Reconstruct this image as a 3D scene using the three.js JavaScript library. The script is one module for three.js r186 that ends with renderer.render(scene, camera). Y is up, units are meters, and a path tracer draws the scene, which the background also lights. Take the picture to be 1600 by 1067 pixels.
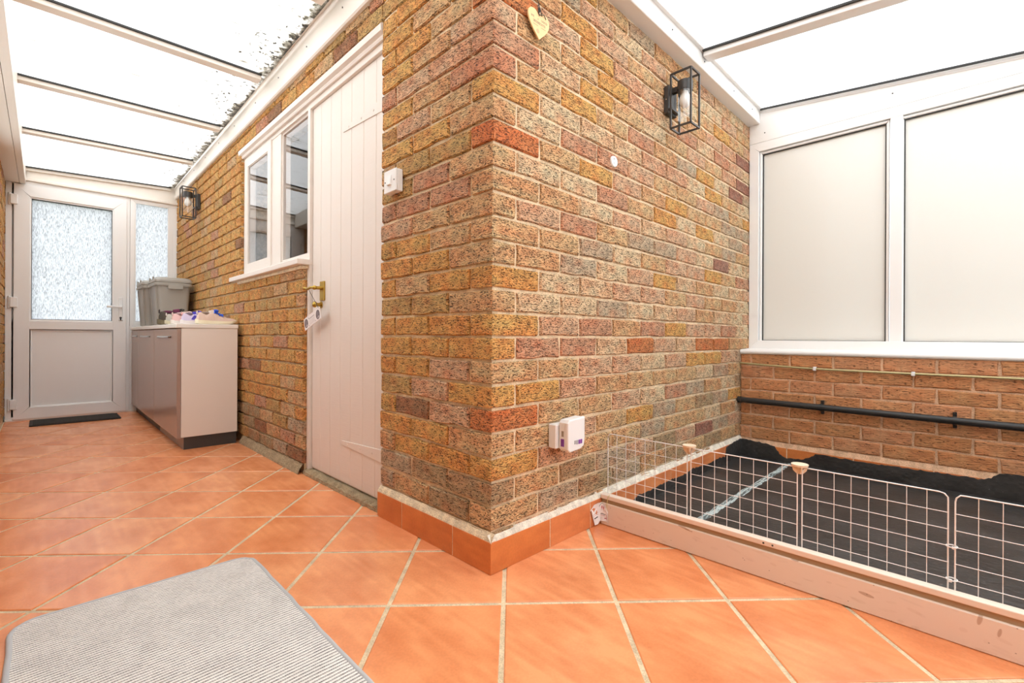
import * as THREE from 'three';
import { RoundedBoxGeometry } from 'three/addons/geometries/RoundedBoxGeometry.js';
import { mergeGeometries, mergeVertices, toCreasedNormals } from 'three/addons/utils/BufferGeometryUtils.js';

// ------------------------------------------------------------------ camera, sky, exposure
const scene = new THREE.Scene();
const renderer = new THREE.WebGLRenderer({ antialias: true });
renderer.toneMapping = THREE.LinearToneMapping;
renderer.toneMappingExposure = 1.08;
renderer.shadowMap.enabled = true;
const V = (x, y, z) => new THREE.Vector3(x, y, z);
const YAW = THREE.MathUtils.degToRad(44.94), ROLL = Math.atan(0.0048), FPX = 735;
const fwd = V(-Math.cos(YAW), 0, -Math.sin(YAW)), rgt = V(Math.sin(YAW), 0, -Math.cos(YAW));
const eye = V(1.068, 0.727, 0.978);
const camera = new THREE.PerspectiveCamera(2 * THREE.MathUtils.radToDeg(Math.atan(533.5 / FPX)), 1600 / 1067, 0.02, 100);
camera.position.copy(eye);
camera.up.copy(V(0, Math.cos(ROLL), 0).addScaledVector(rgt, -Math.sin(ROLL)));
camera.lookAt(eye.clone().add(fwd));
camera.setViewOffset(1600, 1067, 0, 7.5, 1600, 1067);
scene.add(camera);
scene.background = new THREE.Color().setRGB(0.935, 0.985, 1.045);     // even overcast sky
scene.backgroundIntensity = 3.6;

// ------------------------------------------------------------------ helpers
let seed = 1234567;
const rnd = () => { seed = (seed + 0x6d2b79f5) | 0; let t = Math.imul(seed ^ (seed >>> 15), 1 | seed); t = (t + Math.imul(t ^ (t >>> 7), 61 | t)) ^ t; return ((t ^ (t >>> 14)) >>> 0) / 4294967296; };
const R = (a, b) => a + (b - a) * rnd();
const pick = (a) => a[Math.floor(rnd() * a.length)];
const TA = 0.006;                                               // the house front is a touch out of square
const names = new Map();
function numbered(n) { const k = names.get(n) ?? 0; names.set(n, k + 1); return k ? `${n}_${String(k).padStart(3, '0')}` : n; }
function uvBox(g, s = 1, ox = 0, oy = 0) {                        // uv in metres by the face's main direction
  g = g.index ? g.toNonIndexed() : g;
  const p = g.attributes.position, uv = new Float32Array(p.count * 2), a = V(), b = V(), c = V(), n = V();
  for (let i = 0; i < p.count; i += 3) {
    a.fromBufferAttribute(p, i); b.fromBufferAttribute(p, i + 1); c.fromBufferAttribute(p, i + 2);
    n.copy(b).sub(a).cross(c.clone().sub(a));
    const ax = Math.abs(n.x), ay = Math.abs(n.y), az = Math.abs(n.z);
    [a, b, c].forEach((q, k) => {
      const u = ax > ay && ax > az ? q.z : q.x, v = ay >= ax && ay >= az ? q.z : q.y;
      uv[(i + k) * 2] = u * s + ox; uv[(i + k) * 2 + 1] = v * s + oy;
    });
  }
  g.setAttribute('uv', new THREE.BufferAttribute(uv, 2));
  return g;
}
function mesh(name, geo, mat, parent) {
  const m = new THREE.Mesh(geo, mat); m.castShadow = m.receiveShadow = true;
  m.name = parent ? name : numbered(name); (parent ?? scene).add(m);
  return m;
}
function group(name) { const g = new THREE.Group(); g.name = numbered(name); scene.add(g); return g; }
function tag(o, label, category, grp, kind) {
  o.userData.label = label; o.userData.category = category;
  if (grp) o.userData.group = grp;
  if (kind) o.userData.kind = kind;
  return o;
}
const bx = (x0, x1, y0, y1, z0, z1) => uvBox(new THREE.BoxGeometry(x1 - x0, y1 - y0, z1 - z0).translate((x0 + x1) / 2, (y0 + y1) / 2, (z0 + z1) / 2));
const rb = (x0, x1, y0, y1, z0, z1, r = 0.003, seg = 2) => uvBox(new RoundedBoxGeometry(x1 - x0, y1 - y0, z1 - z0, seg, Math.min(r, (x1 - x0) / 2.01, (y1 - y0) / 2.01, (z1 - z0) / 2.01)).translate((x0 + x1) / 2, (y0 + y1) / 2, (z0 + z1) / 2));
function cyl(a, b, r, seg = 12, r2 = r) {
  const d = b.clone().sub(a), g = new THREE.CylinderGeometry(r2, r, d.length(), seg);
  g.applyQuaternion(new THREE.Quaternion().setFromUnitVectors(V(0, 1, 0), d.clone().normalize()));
  return g.translate((a.x + b.x) / 2, (a.y + b.y) / 2, (a.z + b.z) / 2);
}
const tube = (pts, r, n = 24, seg = 8, tension = 0.5) => new THREE.TubeGeometry(new THREE.CatmullRomCurve3(pts, false, 'catmullrom', tension), n, r, seg, false);
const merge = (a) => mergeGeometries(a.map((g) => (g.index ? g.toNonIndexed() : g)));
function extr(pts, depth, bevel = 0, seg = 1) {                  // outline in xy, thickness along +z
  const s = new THREE.Shape(pts.map(([x, y]) => new THREE.Vector2(x, y)));
  return new THREE.ExtrudeGeometry(s, { depth, bevelEnabled: bevel > 0, bevelSize: bevel, bevelThickness: bevel, bevelSegments: seg, steps: 1 });
}

// ------------------------------------------------------------------ textures
const fade = (t) => t * t * (3 - 2 * t);
function noiseField(w, h, px, py, sd) {                          // tileable value noise with px by py cells
  let s = sd | 0; const rr = () => { s = (Math.imul(s, 1664525) + 1013904223) | 0; return (s >>> 8) / 16777216; };
  const g = new Float32Array(px * py).map(rr), o = new Float32Array(w * h);
  for (let y = 0; y < h; y++) {
    const fy = (y / h) * py, y0 = Math.floor(fy), ty = fade(fy - y0), r0 = (y0 % py) * px, r1 = ((y0 + 1) % py) * px;
    for (let x = 0; x < w; x++) {
      const fx = (x / w) * px, x0 = Math.floor(fx), tx = fade(fx - x0), a = x0 % px, b = (x0 + 1) % px;
      o[y * w + x] = (g[r0 + a] * (1 - tx) + g[r0 + b] * tx) * (1 - ty) + (g[r1 + a] * (1 - tx) + g[r1 + b] * tx) * ty;
    }
  }
  return o;
}
function dataTex(w, h, f, srgb, repeat) {
  const d = new Uint8Array(w * h * 4);
  for (let i = 0; i < w * h; i++) { const c = f(i, i % w, Math.floor(i / w)); for (let k = 0; k < 3; k++) d[i * 4 + k] = Math.max(0, Math.min(255, Math.round(255 * (Array.isArray(c) ? c[k] : c)))); d[i * 4 + 3] = 255; }
  const t = new THREE.DataTexture(d, w, h); t.wrapS = t.wrapT = THREE.RepeatWrapping; t.magFilter = THREE.LinearFilter; t.minFilter = THREE.LinearMipmapLinearFilter; t.generateMipmaps = true;
  if (srgb) t.colorSpace = THREE.SRGBColorSpace;
  if (repeat) t.repeat.set(repeat[0], repeat[1]);
  t.needsUpdate = true; return t;
}
function canvasTex(w, h, draw) {
  const c = document.createElement('canvas'); c.width = w; c.height = h; draw(c.getContext('2d'), w, h);
  const t = new THREE.CanvasTexture(c); t.colorSpace = THREE.SRGBColorSpace; return t;
}
const std = (o) => new THREE.MeshStandardMaterial(o);
const phy = (o) => new THREE.MeshPhysicalMaterial(o);
const rgb = (r, g, b) => new THREE.Color().setRGB(r, g, b);

// rusticated brick: pits and drag marks, 0.5 m by 0.5 m
const BW = 1024, BH = 1024;
const n1 = noiseField(BW, BH, 120, 300, 1), n2 = noiseField(BW, BH, 60, 210, 2), n3 = noiseField(BW, BH, 10, 16, 3), n4 = noiseField(BW, BH, 330, 470, 4), n5 = noiseField(BW, BH, 24, 40, 5);
const relief = (i) => { const a = 0.5 * n1[i] + 0.35 * n2[i] + 0.15 * n4[i]; const pit = Math.max(0, 0.43 - a) * 4.2; return Math.max(0, Math.min(1, 0.25 + a - pit * 0.55 + 0.15 * (n5[i] - 0.5))); };
const brickBump = dataTex(BW, BH, (i) => relief(i), false, [2, 2]);
const brickMap = dataTex(BW, BH, (i) => {
  const a = 0.5 * n1[i] + 0.35 * n2[i] + 0.15 * n4[i], pit = Math.min(1, Math.max(0, 0.44 - a) * 6.5), hi = Math.min(1, Math.max(0, a - 0.62) * 5);
  const l = 0.93 + 0.16 * (n5[i] - 0.5) - 0.44 * pit + 0.08 * hi, h = (n3[i] - 0.5) * 0.30;
  return [l * (1 + 0.10 * h), l * (0.97 - 0.55 * h + 0.04 * hi), l * (0.94 - 0.8 * h + 0.10 * hi)];
}, true, [2, 2]);
// dragged brick of the low wall: streaks along its length
const d1 = noiseField(BW, BH, 36, 260, 11), d2 = noiseField(BW, BH, 90, 420, 12);
const dragBump = dataTex(BW, BH, (i) => { const a = 0.6 * d1[i] + 0.4 * d2[i]; return Math.max(0, Math.min(1, a - Math.max(0, 0.36 - a) * 2.5 + 0.2)); }, false, [2, 2]);
const dragMap = dataTex(BW, BH, (i) => { const a = 0.6 * d1[i] + 0.4 * d2[i], pit = Math.min(1, Math.max(0, 0.36 - a) * 6), l = 0.94 + 0.12 * (n5[i] - 0.5) - 0.38 * pit + 0.05 * Math.max(0, a - 0.6); return [l, l * (0.98 - 0.08 * (n3[i] - 0.5)), l * (0.96 - 0.12 * (n3[i] - 0.5))]; }, true, [2, 2]);
// sandy mortar, 0.4 m
const m1 = noiseField(512, 512, 170, 170, 21), m2 = noiseField(512, 512, 20, 20, 22);
const mortarMap = dataTex(512, 512, (i) => { const l = 0.93 + 0.16 * (m1[i] - 0.5) + 0.14 * (m2[i] - 0.5); return [l, l * 0.985, l * 0.96]; }, true, [2.5, 2.5]);
const mortarBump = dataTex(512, 512, (i) => 0.5 * m1[i] + 0.5 * m2[i], false, [2.5, 2.5]);
// terracotta: cloudy firing marks, 1.2 m
const t1 = noiseField(1024, 1024, 9, 14, 31), t2 = noiseField(1024, 1024, 30, 50, 32), t3 = noiseField(1024, 1024, 300, 300, 33), t4 = noiseField(1024, 1024, 7, 90, 34);
const tileMap = dataTex(1024, 1024, (i) => {
  const c = 0.5 * t1[i] + 0.27 * t2[i] + 0.23 * t4[i], l = 0.94 + 0.16 * (c - 0.5) + 0.04 * (t3[i] - 0.5), s = (c - 0.5) * 0.34;
  const speck = 1;
  return [l * speck * (1 + 0.05 * s), l * speck * (0.97 + 0.5 * s), l * speck * (0.95 + 0.7 * s)];
}, true, [1 / 1.2, 1 / 1.2]);
const tileBump = dataTex(512, 512, (i, x, y) => { const j = y * 2 * 1024 + x * 2; return 0.6 * t2[j] + 0.25 * t1[j] + 0.15 * t3[j]; }, false, [1 / 1.2, 1 / 1.2]);
// plastic / painted wood
const pw = noiseField(512, 512, 24, 24, 41), pw2 = noiseField(512, 512, 8, 120, 42);
const paintBump = dataTex(512, 512, (i) => 0.5 * pw2[i] + 0.5 * pw[i], false, [2, 2]);
// woven rug: ribs every 7 mm, cords dashed, 0.28 m by 0.28 m
const rugN = noiseField(1024, 1024, 160, 160, 51), rugL = noiseField(1024, 1024, 5, 7, 52), rugD = noiseField(1024, 1024, 150, 40, 53);
const rugHeight = (i, x, y) => { const f = ((x + 5 * (rugL[i] - 0.5)) / 1024) * 28, t = Math.abs(f - Math.round(f)) * 2, cord = Math.sin((y / 1024) * Math.PI * 2 * 62 + Math.round(f) * 1.3); return Math.max(0, Math.min(1, 1 - Math.exp(-Math.pow(t / 0.42, 2)) * (0.82 + 0.18 * cord))); };
const rugMap = dataTex(1024, 1024, (i, x, y) => { const h = rugHeight(i, x, y), dark = (1 - h) * (0.34 + 0.40 * (rugD[i] > 0.5 ? 1 : 0) * rugN[i]), l = 0.99 - dark + 0.10 * (rugN[i] - 0.5) - 0.05 * rugL[i]; return [l, l * 0.985, l * 0.96]; }, true, [1 / 0.28, 1 / 0.28]);
const rugBump = dataTex(1024, 1024, (i, x, y) => rugHeight(i, x, y), false, [1 / 0.28, 1 / 0.28]);
// bitumen paint
const b1 = noiseField(1024, 1024, 12, 17, 61), b2 = noiseField(1024, 1024, 70, 110, 62), b3 = noiseField(1024, 1024, 260, 260, 63), b4 = noiseField(1024, 1024, 6, 9, 64);
const bitBump = dataTex(1024, 1024, (i) => 0.5 * b1[i] + 0.35 * b2[i] + 0.15 * b3[i], false, [1, 1]);
const bitMap = dataTex(1024, 1024, (i) => { const l = 0.25 + 0.06 * (b1[i] - 0.5) + 0.05 * (b2[i] - 0.5) + 0.08 * (b4[i] - 0.5) + (b3[i] > 0.93 && b2[i] > 0.7 ? 0.25 : 0); return [l * 1.02, l, l * 0.98]; }, true, [1, 1]);
// rain-pattern obscure glass, 0.5 m
const r1 = noiseField(1024, 1024, 190, 34, 71), r2 = noiseField(1024, 1024, 330, 150, 72), r3 = noiseField(1024, 1024, 110, 20, 73);
const rainMap = dataTex(1024, 1024, (i) => { const a = 0.5 * r1[i] + 0.25 * r2[i] + 0.25 * r3[i], l = 0.98 - Math.max(0, 0.56 - a) * 0.85; return [l * 0.985, l * 0.99, l]; }, true, [2, 2]);
const rainBump = dataTex(512, 512, (i, x, y) => { const j = y * 2 * 1024 + x * 2; return 0.6 * r1[j] + 0.4 * r2[j]; }, false, [2, 2]);

// ------------------------------------------------------------------ materials
const brickMat = (c, drag) => std({ color: c, map: drag ? dragMap : brickMap, bumpMap: drag ? dragBump : brickBump, bumpScale: drag ? 0.004 : 0.0065, roughness: 0.92 });
const BR = {
  ochre: brickMat(rgb(0.80, 0.425, 0.13)), gold: brickMat(rgb(0.83, 0.455, 0.145)), tan: brickMat(rgb(0.78, 0.485, 0.245)), buff: brickMat(rgb(0.84, 0.60, 0.365)), olive: brickMat(rgb(0.66, 0.40, 0.15)),
  pink: brickMat(rgb(0.78, 0.47, 0.285)), rose: brickMat(rgb(0.70, 0.36, 0.21)), red: brickMat(rgb(0.72, 0.25, 0.085)), brown: brickMat(rgb(0.44, 0.22, 0.11)), plum: brickMat(rgb(0.46, 0.225, 0.155)), grey: brickMat(rgb(0.64, 0.46, 0.30)), drab: brickMat(rgb(0.54, 0.36, 0.195)),
};
const CR = [brickMat(rgb(0.72, 0.335, 0.145), true), brickMat(rgb(0.76, 0.36, 0.165), true), brickMat(rgb(0.68, 0.325, 0.14), true), brickMat(rgb(0.74, 0.36, 0.18), true)];
const M = {
  mortar: std({ color: rgb(0.90, 0.72, 0.50), map: mortarMap, bumpMap: mortarBump, bumpScale: 0.002, roughness: 0.95 }),
  mortarC: std({ color: rgb(0.82, 0.54, 0.36), map: mortarMap, bumpMap: mortarBump, bumpScale: 0.002, roughness: 0.95 }),
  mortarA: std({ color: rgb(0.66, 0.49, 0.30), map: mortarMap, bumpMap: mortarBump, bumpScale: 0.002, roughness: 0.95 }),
  fillet: std({ color: rgb(0.90, 0.77, 0.56), map: mortarMap, bumpMap: mortarBump, bumpScale: 0.004, roughness: 0.95 }),
  plaster: std({ color: rgb(0.90, 0.84, 0.74), map: mortarMap, bumpMap: mortarBump, bumpScale: 0.001, roughness: 0.9 }),
  stone: std({ color: rgb(0.52, 0.41, 0.26), map: mortarMap, bumpMap: brickBump, bumpScale: 0.006, roughness: 0.95 }),
  grout: std({ color: rgb(0.78, 0.64, 0.44), map: mortarMap, bumpMap: mortarBump, bumpScale: 0.001, roughness: 0.95 }),
  tiles: [rgb(0.91, 0.355, 0.15), rgb(0.92, 0.375, 0.165), rgb(0.90, 0.335, 0.135), rgb(0.93, 0.40, 0.185)].map((c) => std({ color: c, map: tileMap, bumpMap: tileBump, bumpScale: 0.0008, roughness: 0.27 })),
  skirt: [rgb(0.74, 0.24, 0.065), rgb(0.76, 0.25, 0.07), rgb(0.80, 0.285, 0.105)].map((c) => std({ color: c, map: tileMap, bumpMap: tileBump, bumpScale: 0.0006, roughness: 0.4 })),
  upvc: phy({ color: rgb(0.90, 0.89, 0.87), roughness: 0.32, bumpMap: paintBump, bumpScale: 0.0001 }),
  upvcOld: phy({ color: rgb(0.86, 0.80, 0.72), roughness: 0.4 }),
  paint: std({ color: rgb(0.79, 0.71, 0.64), roughness: 0.5, bumpMap: paintBump, bumpScale: 0.0006 }),
  gasket: std({ color: rgb(0.03, 0.03, 0.028), roughness: 0.6 }),
  panel: phy({ color: rgb(0.86, 0.85, 0.80), roughness: 0.35, transmission: 0.14, thickness: 0 }),
  rain: phy({ color: rgb(0.47, 0.478, 0.478), map: rainMap, roughness: 0.92, transmission: 0.96, thickness: 0, bumpMap: rainBump, bumpScale: 0.002 }),
  opal: phy({ color: rgb(0.93, 0.94, 0.95), roughness: 0.95, transmission: 0.95, thickness: 0 }),
  clear: phy({ color: 0xffffff, roughness: 0.02, transmission: 1, thickness: 0, ior: 1.6 }),
  lampGlass: phy({ color: rgb(0.97, 0.97, 0.96), roughness: 0.06, transmission: 1, thickness: 0, ior: 2.1, side: THREE.DoubleSide }),
  steel: std({ color: rgb(0.6, 0.6, 0.6), metalness: 1, roughness: 0.25 }),
  brass: std({ color: rgb(0.50, 0.33, 0.07), metalness: 1, roughness: 0.34 }),
  black: std({ color: rgb(0.022, 0.021, 0.02), roughness: 0.45 }),
  lampBlack: std({ color: rgb(0.045, 0.042, 0.04), roughness: 0.42 }),
  white: phy({ color: rgb(0.88, 0.88, 0.87), roughness: 0.3 }),
  whiteWarm: phy({ color: rgb(0.86, 0.83, 0.79), roughness: 0.35 }),
  copper: std({ color: rgb(0.50, 0.43, 0.22), metalness: 0.6, roughness: 0.45 }),
  bitumen: std({ color: rgb(0.75, 0.75, 0.75), map: bitMap, bumpMap: bitBump, bumpScale: 0.003, roughness: 0.4 }),
  carcass: std({ color: rgb(0.80, 0.73, 0.65), roughness: 0.5 }),
  cabDoor: phy({ color: rgb(0.36, 0.25, 0.20), roughness: 0.24, specularIntensity: 0.7 }),
  worktop: std({ color: rgb(0.84, 0.80, 0.74), roughness: 0.4 }),
  plinth: std({ color: rgb(0.05, 0.045, 0.04), roughness: 0.55, bumpMap: mortarBump, bumpScale: 0.001 }),
  tub: std({ color: rgb(0.34, 0.31, 0.27), roughness: 0.42 }),
  tubLid: std({ color: rgb(0.38, 0.36, 0.32), roughness: 0.42 }),
  mat: std({ color: rgb(0.05, 0.042, 0.036), roughness: 0.95, bumpMap: brickBump, bumpScale: 0.003 }),
  rug: std({ color: rgb(0.98, 0.98, 0.98), map: rugMap, bumpMap: rugBump, bumpScale: 0.0022, roughness: 0.95 }),
  binding: std({ color: rgb(0.50, 0.51, 0.52), roughness: 0.95 }),
  wire: std({ color: rgb(0.90, 0.88, 0.86), metalness: 0.1, roughness: 0.4 }),
  cap: std({ color: rgb(0.82, 0.66, 0.48), roughness: 0.45 }),
  cord: std({ color: rgb(0.06, 0.055, 0.05), roughness: 0.9 }),
  roomPlaster: std({ color: rgb(0.62, 0.58, 0.52), roughness: 0.9 }),
  roomFloor: std({ color: rgb(0.34, 0.22, 0.13), roughness: 0.6 }),
};
M.clear.side = THREE.DoubleSide;

// ------------------------------------------------------------------ brickwork
const BP = 0.0754, Y0 = 0.7266, BHT = BP - 0.0095;               // course pitch, a bed joint's height, brick height
const brickCache = new Map();
function makeBrick(w, h, v) {                                      // face at z = 0, centred in x and y; chipped arris, 48 triangles
  const key = `${Math.round(w * 400)}_${Math.round(h * 1000)}_${v}`;
  if (brickCache.has(key)) return brickCache.get(key);
  const o = [], hw = w / 2, hh = h / 2, j = () => R(-0.0026, 0.0026);
  const fr = [-1, -0.34, 0.34, 1];
  for (const f of fr) o.push([f * hw + j(), -hh + j()]);
  o.push([hw + j(), j() * 4]);
  for (const f of [...fr].reverse()) o.push([f * hw + j(), hh + j()]);
  o.push([-hw + j(), j() * 4]);
  const N = o.length, inn = o.map(([x, y]) => [x - Math.sign(x) * R(0.003, 0.006), y - Math.sign(y) * (Math.abs(y) > hh / 2 ? R(0.003, 0.0055) : 0)]);
  const P = [], zin = inn.map(() => R(-0.0016, 0.0012)), zo = o.map(() => R(-0.007, -0.0042));
  const tri = (a, b, c) => P.push(...a, ...b, ...c);
  const I = (k) => [inn[k][0], inn[k][1], zin[k]], O = (k) => [o[k][0], o[k][1], zo[k]], K = (k) => [o[k][0], o[k][1], -0.05];
  for (let c = 0; c < 3; c++) { const b0 = c, b1 = c + 1, t0 = 8 - c, t1 = 7 - c; tri(I(b0), I(b1), I(t1)); tri(I(b0), I(t1), I(t0)); }
  tri(I(3), I(4), I(5)); tri(I(0), I(8), I(9));
  for (let k = 0; k < N; k++) { const q = (k + 1) % N; tri(O(k), O(q), I(q)); tri(O(k), I(q), I(k)); tri(K(k), K(q), O(q)); tri(K(k), O(q), O(k)); }
  const g = new THREE.BufferGeometry(); g.setAttribute('position', new THREE.Float32BufferAttribute(P, 3));
  g.computeVertexNormals();
  const r = uvBox(g, 1, R(0, 1), R(0, 1)); brickCache.set(key, r); return r;
}
// spans: clear stretches along the wall at a course; put(mesh, centre, width, y)
function lay(parent, k0, k1, spans, first, palette, put, opt = {}) {
  const pitch = opt.pitch ?? 0.225, bp = opt.bp ?? BP, y00 = opt.y0 ?? Y0, loose = [];
  for (let k = k0; k <= k1; k++) {
    const y = y00 + k * bp + 0.0048, h = bp - 0.0095;
    for (const [a, b] of spans(k)) {
      let u = a + first(k, a);
      while (u > a + 1e-6) u -= pitch;
      for (; u < b - 0.02; u += pitch) {
        let l = Math.max(u, a), r = Math.min(u + pitch - 0.01, b);
        if (u + pitch > b && u + pitch - 0.01 < b && b - (u + pitch) < 0.02) r = u + pitch - 0.01;
        if (r - l < 0.03) continue;
        const w = Math.round((r - l) * 400) / 400, g = makeBrick(w, h, Math.floor(rnd() * 5)), mat = palette(k, (l + r) / 2, w);
        const m = new THREE.Mesh(g, mat); m.name = 'brick'; m.castShadow = m.receiveShadow = true;
        put(m, (l + r) / 2, y + h / 2 + R(-0.0012, 0.0012), R(-0.002, 0.002));
        m.rotation.z = R(-0.004, 0.004);
        if (opt.hidden?.(k, (l + r) / 2)) loose.push(m); else parent.add(m);
      }
    }
  }
  if (loose.length) {                                              // those behind other things
    const byMat = new Map();
    for (const m of loose) { m.updateMatrix(); const g = m.geometry.clone().applyMatrix4(m.matrix); (byMat.get(m.material) ?? byMat.set(m.material, []).get(m.material)).push(g); }
    const all = [...byMat.entries()].map(([mt, gs]) => [mt, mergeGeometries(gs)]);
    const geo = mergeGeometries(all.map((x) => x[1]), true);
    const m = mesh('brick_mass', geo, all.map((x) => x[0]), parent); m.userData.kind = 'stuff';
  }
}
const weighted = (list) => { const t = list.reduce((s, x) => s + x[1], 0); return () => { let r = rnd() * t; for (const [m, w] of list) { if ((r -= w) < 0) return m; } return list[0][0]; }; };
const palA = weighted([[BR.ochre, 10], [BR.gold, 7], [BR.tan, 9], [BR.olive, 2], [BR.pink, 3.5], [BR.red, 1.1], [BR.rose, 1.6], [BR.brown, 0.5]]);
const palLow = weighted([[BR.drab, 8], [BR.tan, 3], [BR.olive, 4], [BR.grey, 3], [BR.brown, 1], [BR.rose, 1]]);
const palB = weighted([[BR.tan, 9], [BR.buff, 9], [BR.pink, 8], [BR.rose, 2.4], [BR.ochre, 3], [BR.grey, 2], [BR.red, 0.5], [BR.plum, 0.6]]);
const palBLow = weighted([[BR.grey, 7], [BR.tan, 4], [BR.drab, 4], [BR.pink, 2], [BR.plum, 1]]);
const palFar = weighted([[BR.ochre, 12], [BR.gold, 8], [BR.tan, 4], [BR.olive, 2], [BR.rose, 1.5], [BR.brown, 0.8]]);
const headA = (k) => (k % 2 === 0 ? 0.1125 - 0.225 : 0);            // even courses show a header at the corner on the front
const headB = (k) => (k % 2 === 0 ? 0 : 0.1125 - 0.225);

// front of the house, pier beside the door
const pier = tag(group('wall_pier'), 'brick pier between the plank door and the outer corner', 'wall', null, 'structure');
pier.rotation.y = TA;
mesh('mortar', bx(-0.660, -0.008, -0.02, 2.36, -0.2, -0.0085), M.mortar, pier);
for (let k = -9; k <= 20; k++) {
  const a = k % 2 === 0 ? 0.1025 : 0.215, b = k % 2 === 0 ? 0.215 : 0.1025, g = new RoundedBoxGeometry(a, BHT, b, 1, 0.0045), p = g.attributes.position, seen = new Map();
  for (let i = 0; i < p.count; i++) { const key = [p.getX(i), p.getY(i), p.getZ(i)].map((v) => v.toFixed(4)).join(); if (!seen.has(key)) seen.set(key, [R(-0.0013, 0.0013), R(-0.002, 0.002), R(-0.0013, 0.0013)]); const d = seen.get(key); p.setXYZ(i, p.getX(i) + d[0], p.getY(i) + d[1], p.getZ(i) + d[2]); }
  g.computeVertexNormals();
  const m = mesh('brick', uvBox(g, 1, R(0, 1), R(0, 1)), k < -6 ? palLow() : pick([BR.tan, BR.ochre, BR.tan, BR.tan, BR.ochre, BR.gold, BR.red, BR.rose, BR.pink]), pier);
  m.position.set(-a / 2, Y0 + k * BP + 0.0048 + BHT / 2, -b / 2);
}
lay(pier, -9, 20, (k) => [[k % 2 === 0 ? 0.1125 : 0.225, 0.665]], (k) => 0, (k) => (k < -6 ? palLow() : palA()), (m, u, y, z) => m.position.set(-u, y, z));
const front = tag(group('wall_left'), 'long brick wall with the window, running to the white door', 'wall', null, 'structure');
front.rotation.y = TA;
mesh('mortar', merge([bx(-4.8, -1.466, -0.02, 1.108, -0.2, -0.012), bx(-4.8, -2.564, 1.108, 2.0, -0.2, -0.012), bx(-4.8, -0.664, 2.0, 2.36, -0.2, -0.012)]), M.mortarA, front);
lay(front, -9, 20, (k) => (k <= 4 ? [[1.462, 4.8]] : k <= 16 ? [[2.562, 4.8]] : [[0.666, 4.8]]), (k, a) => (k % 2 === 0 ? 0.1125 - 0.225 : 0), (k) => (k < -6 ? palLow() : palFar()), (m, u, y, z) => m.position.set(-u, y, z), { hidden: (k, u) => (u > 2.55 && k <= 0) || k > 18 });
const side = tag(group('wall_right'), 'pale brick wall from the outer corner to the white panelled window', 'wall', null, 'structure');
mesh('mortar', bx(-0.2, -0.0075, -0.02, 2.36, -2.45, -0.008), M.mortar, side);
lay(side, -9, 18, (k) => [[k % 2 === 0 ? 0.225 : 0.1125, 2.42]], () => 0, (k, u) => (k < -6 || (k < -3 && u > 1.3 && rnd() < 0.6) ? palBLow() : palB()), (m, u, y, z) => { m.position.set(z, y, -u); m.rotation.y = Math.PI / 2; }, { hidden: (k, u) => u > 2.26 });
const low = tag(group('wall_end'), 'low red-brown brick wall under the white panelled window', 'wall', null, 'structure');
mesh('mortar', bx(0, 2.25, -0.02, 0.63, -2.4, -2.1065), M.mortarC, low);
lay(low, -8, 0, () => [[0.002, 2.2]], (k) => (Math.abs(k) % 2 === 0 ? 0.062 - 0.2125 : 0.188 - 0.2125), () => pick(CR), (m, u, y, z) => m.position.set(u, y, -2.1 + z * 0.5), { pitch: 0.2125, bp: 0.0742, y0: 0.556 });
// opposite wall of the passage and the far side of the lean-to: mostly outside the picture
const opp = tag(group('wall_back'), 'brick wall along the far left edge beside the white door', 'wall', null, 'structure');
mesh('mortar', merge([bx(-4.8, 2.4, -0.02, 0.925, 1.2075, 1.4), bx(-4.8, -3.45, 0.925, 2.36, 1.2075, 1.4), bx(-3.45, -0.95, 1.95, 2.36, 1.2075, 1.4), bx(-0.95, 2.4, 0.925, 2.36, 1.2075, 1.4)]), M.mortar, opp);
lay(opp, -9, 17, (k) => (k >= 3 && k <= 15 ? [[0, 3.25], [5.75, 7.0]] : [[0, 7.0]]), headA, () => palFar(), (m, u, y, z) => { m.position.set(2.3 - u, y, 1.2 - z); m.rotation.y = Math.PI; }, { hidden: () => true });
const far = tag(group('wall_outer'), 'low brick outer wall of the lean-to, beside the camera', 'wall', null, 'structure');
mesh('mortar', bx(2.2075, 2.4, -0.02, 0.63, -2.4, 1.3), M.mortarC, far);
lay(far, -8, 0, () => [[0, 3.3]], (k) => (k % 2 ? 0 : -0.1), () => pick(CR), (m, u, y, z) => { m.position.set(2.2 - z, y, 1.2 - u); m.rotation.y = -Math.PI / 2; }, { bp: 0.0742, y0: 0.556, hidden: () => true });

// room behind the window
const room = tag(group('wall_interior'), 'plastered room seen through the white window', 'wall', null, 'structure');
mesh('room_shell', merge([bx(-4.8, -0.2, 0, 2.4, -5.3, -5.2), bx(-4.9, -4.8, 0, 2.4, -5.3, -0.2), bx(-0.3, -0.2, 0, 2.4, -5.2, -0.2), bx(-4.8, -0.2, 2.36, 2.46, -5.2, -0.19)]), M.roomPlaster, room);
mesh('room_floor', bx(-4.8, -0.3, -0.05, 0.02, -5.2, -0.2), M.roomFloor, room);

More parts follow.
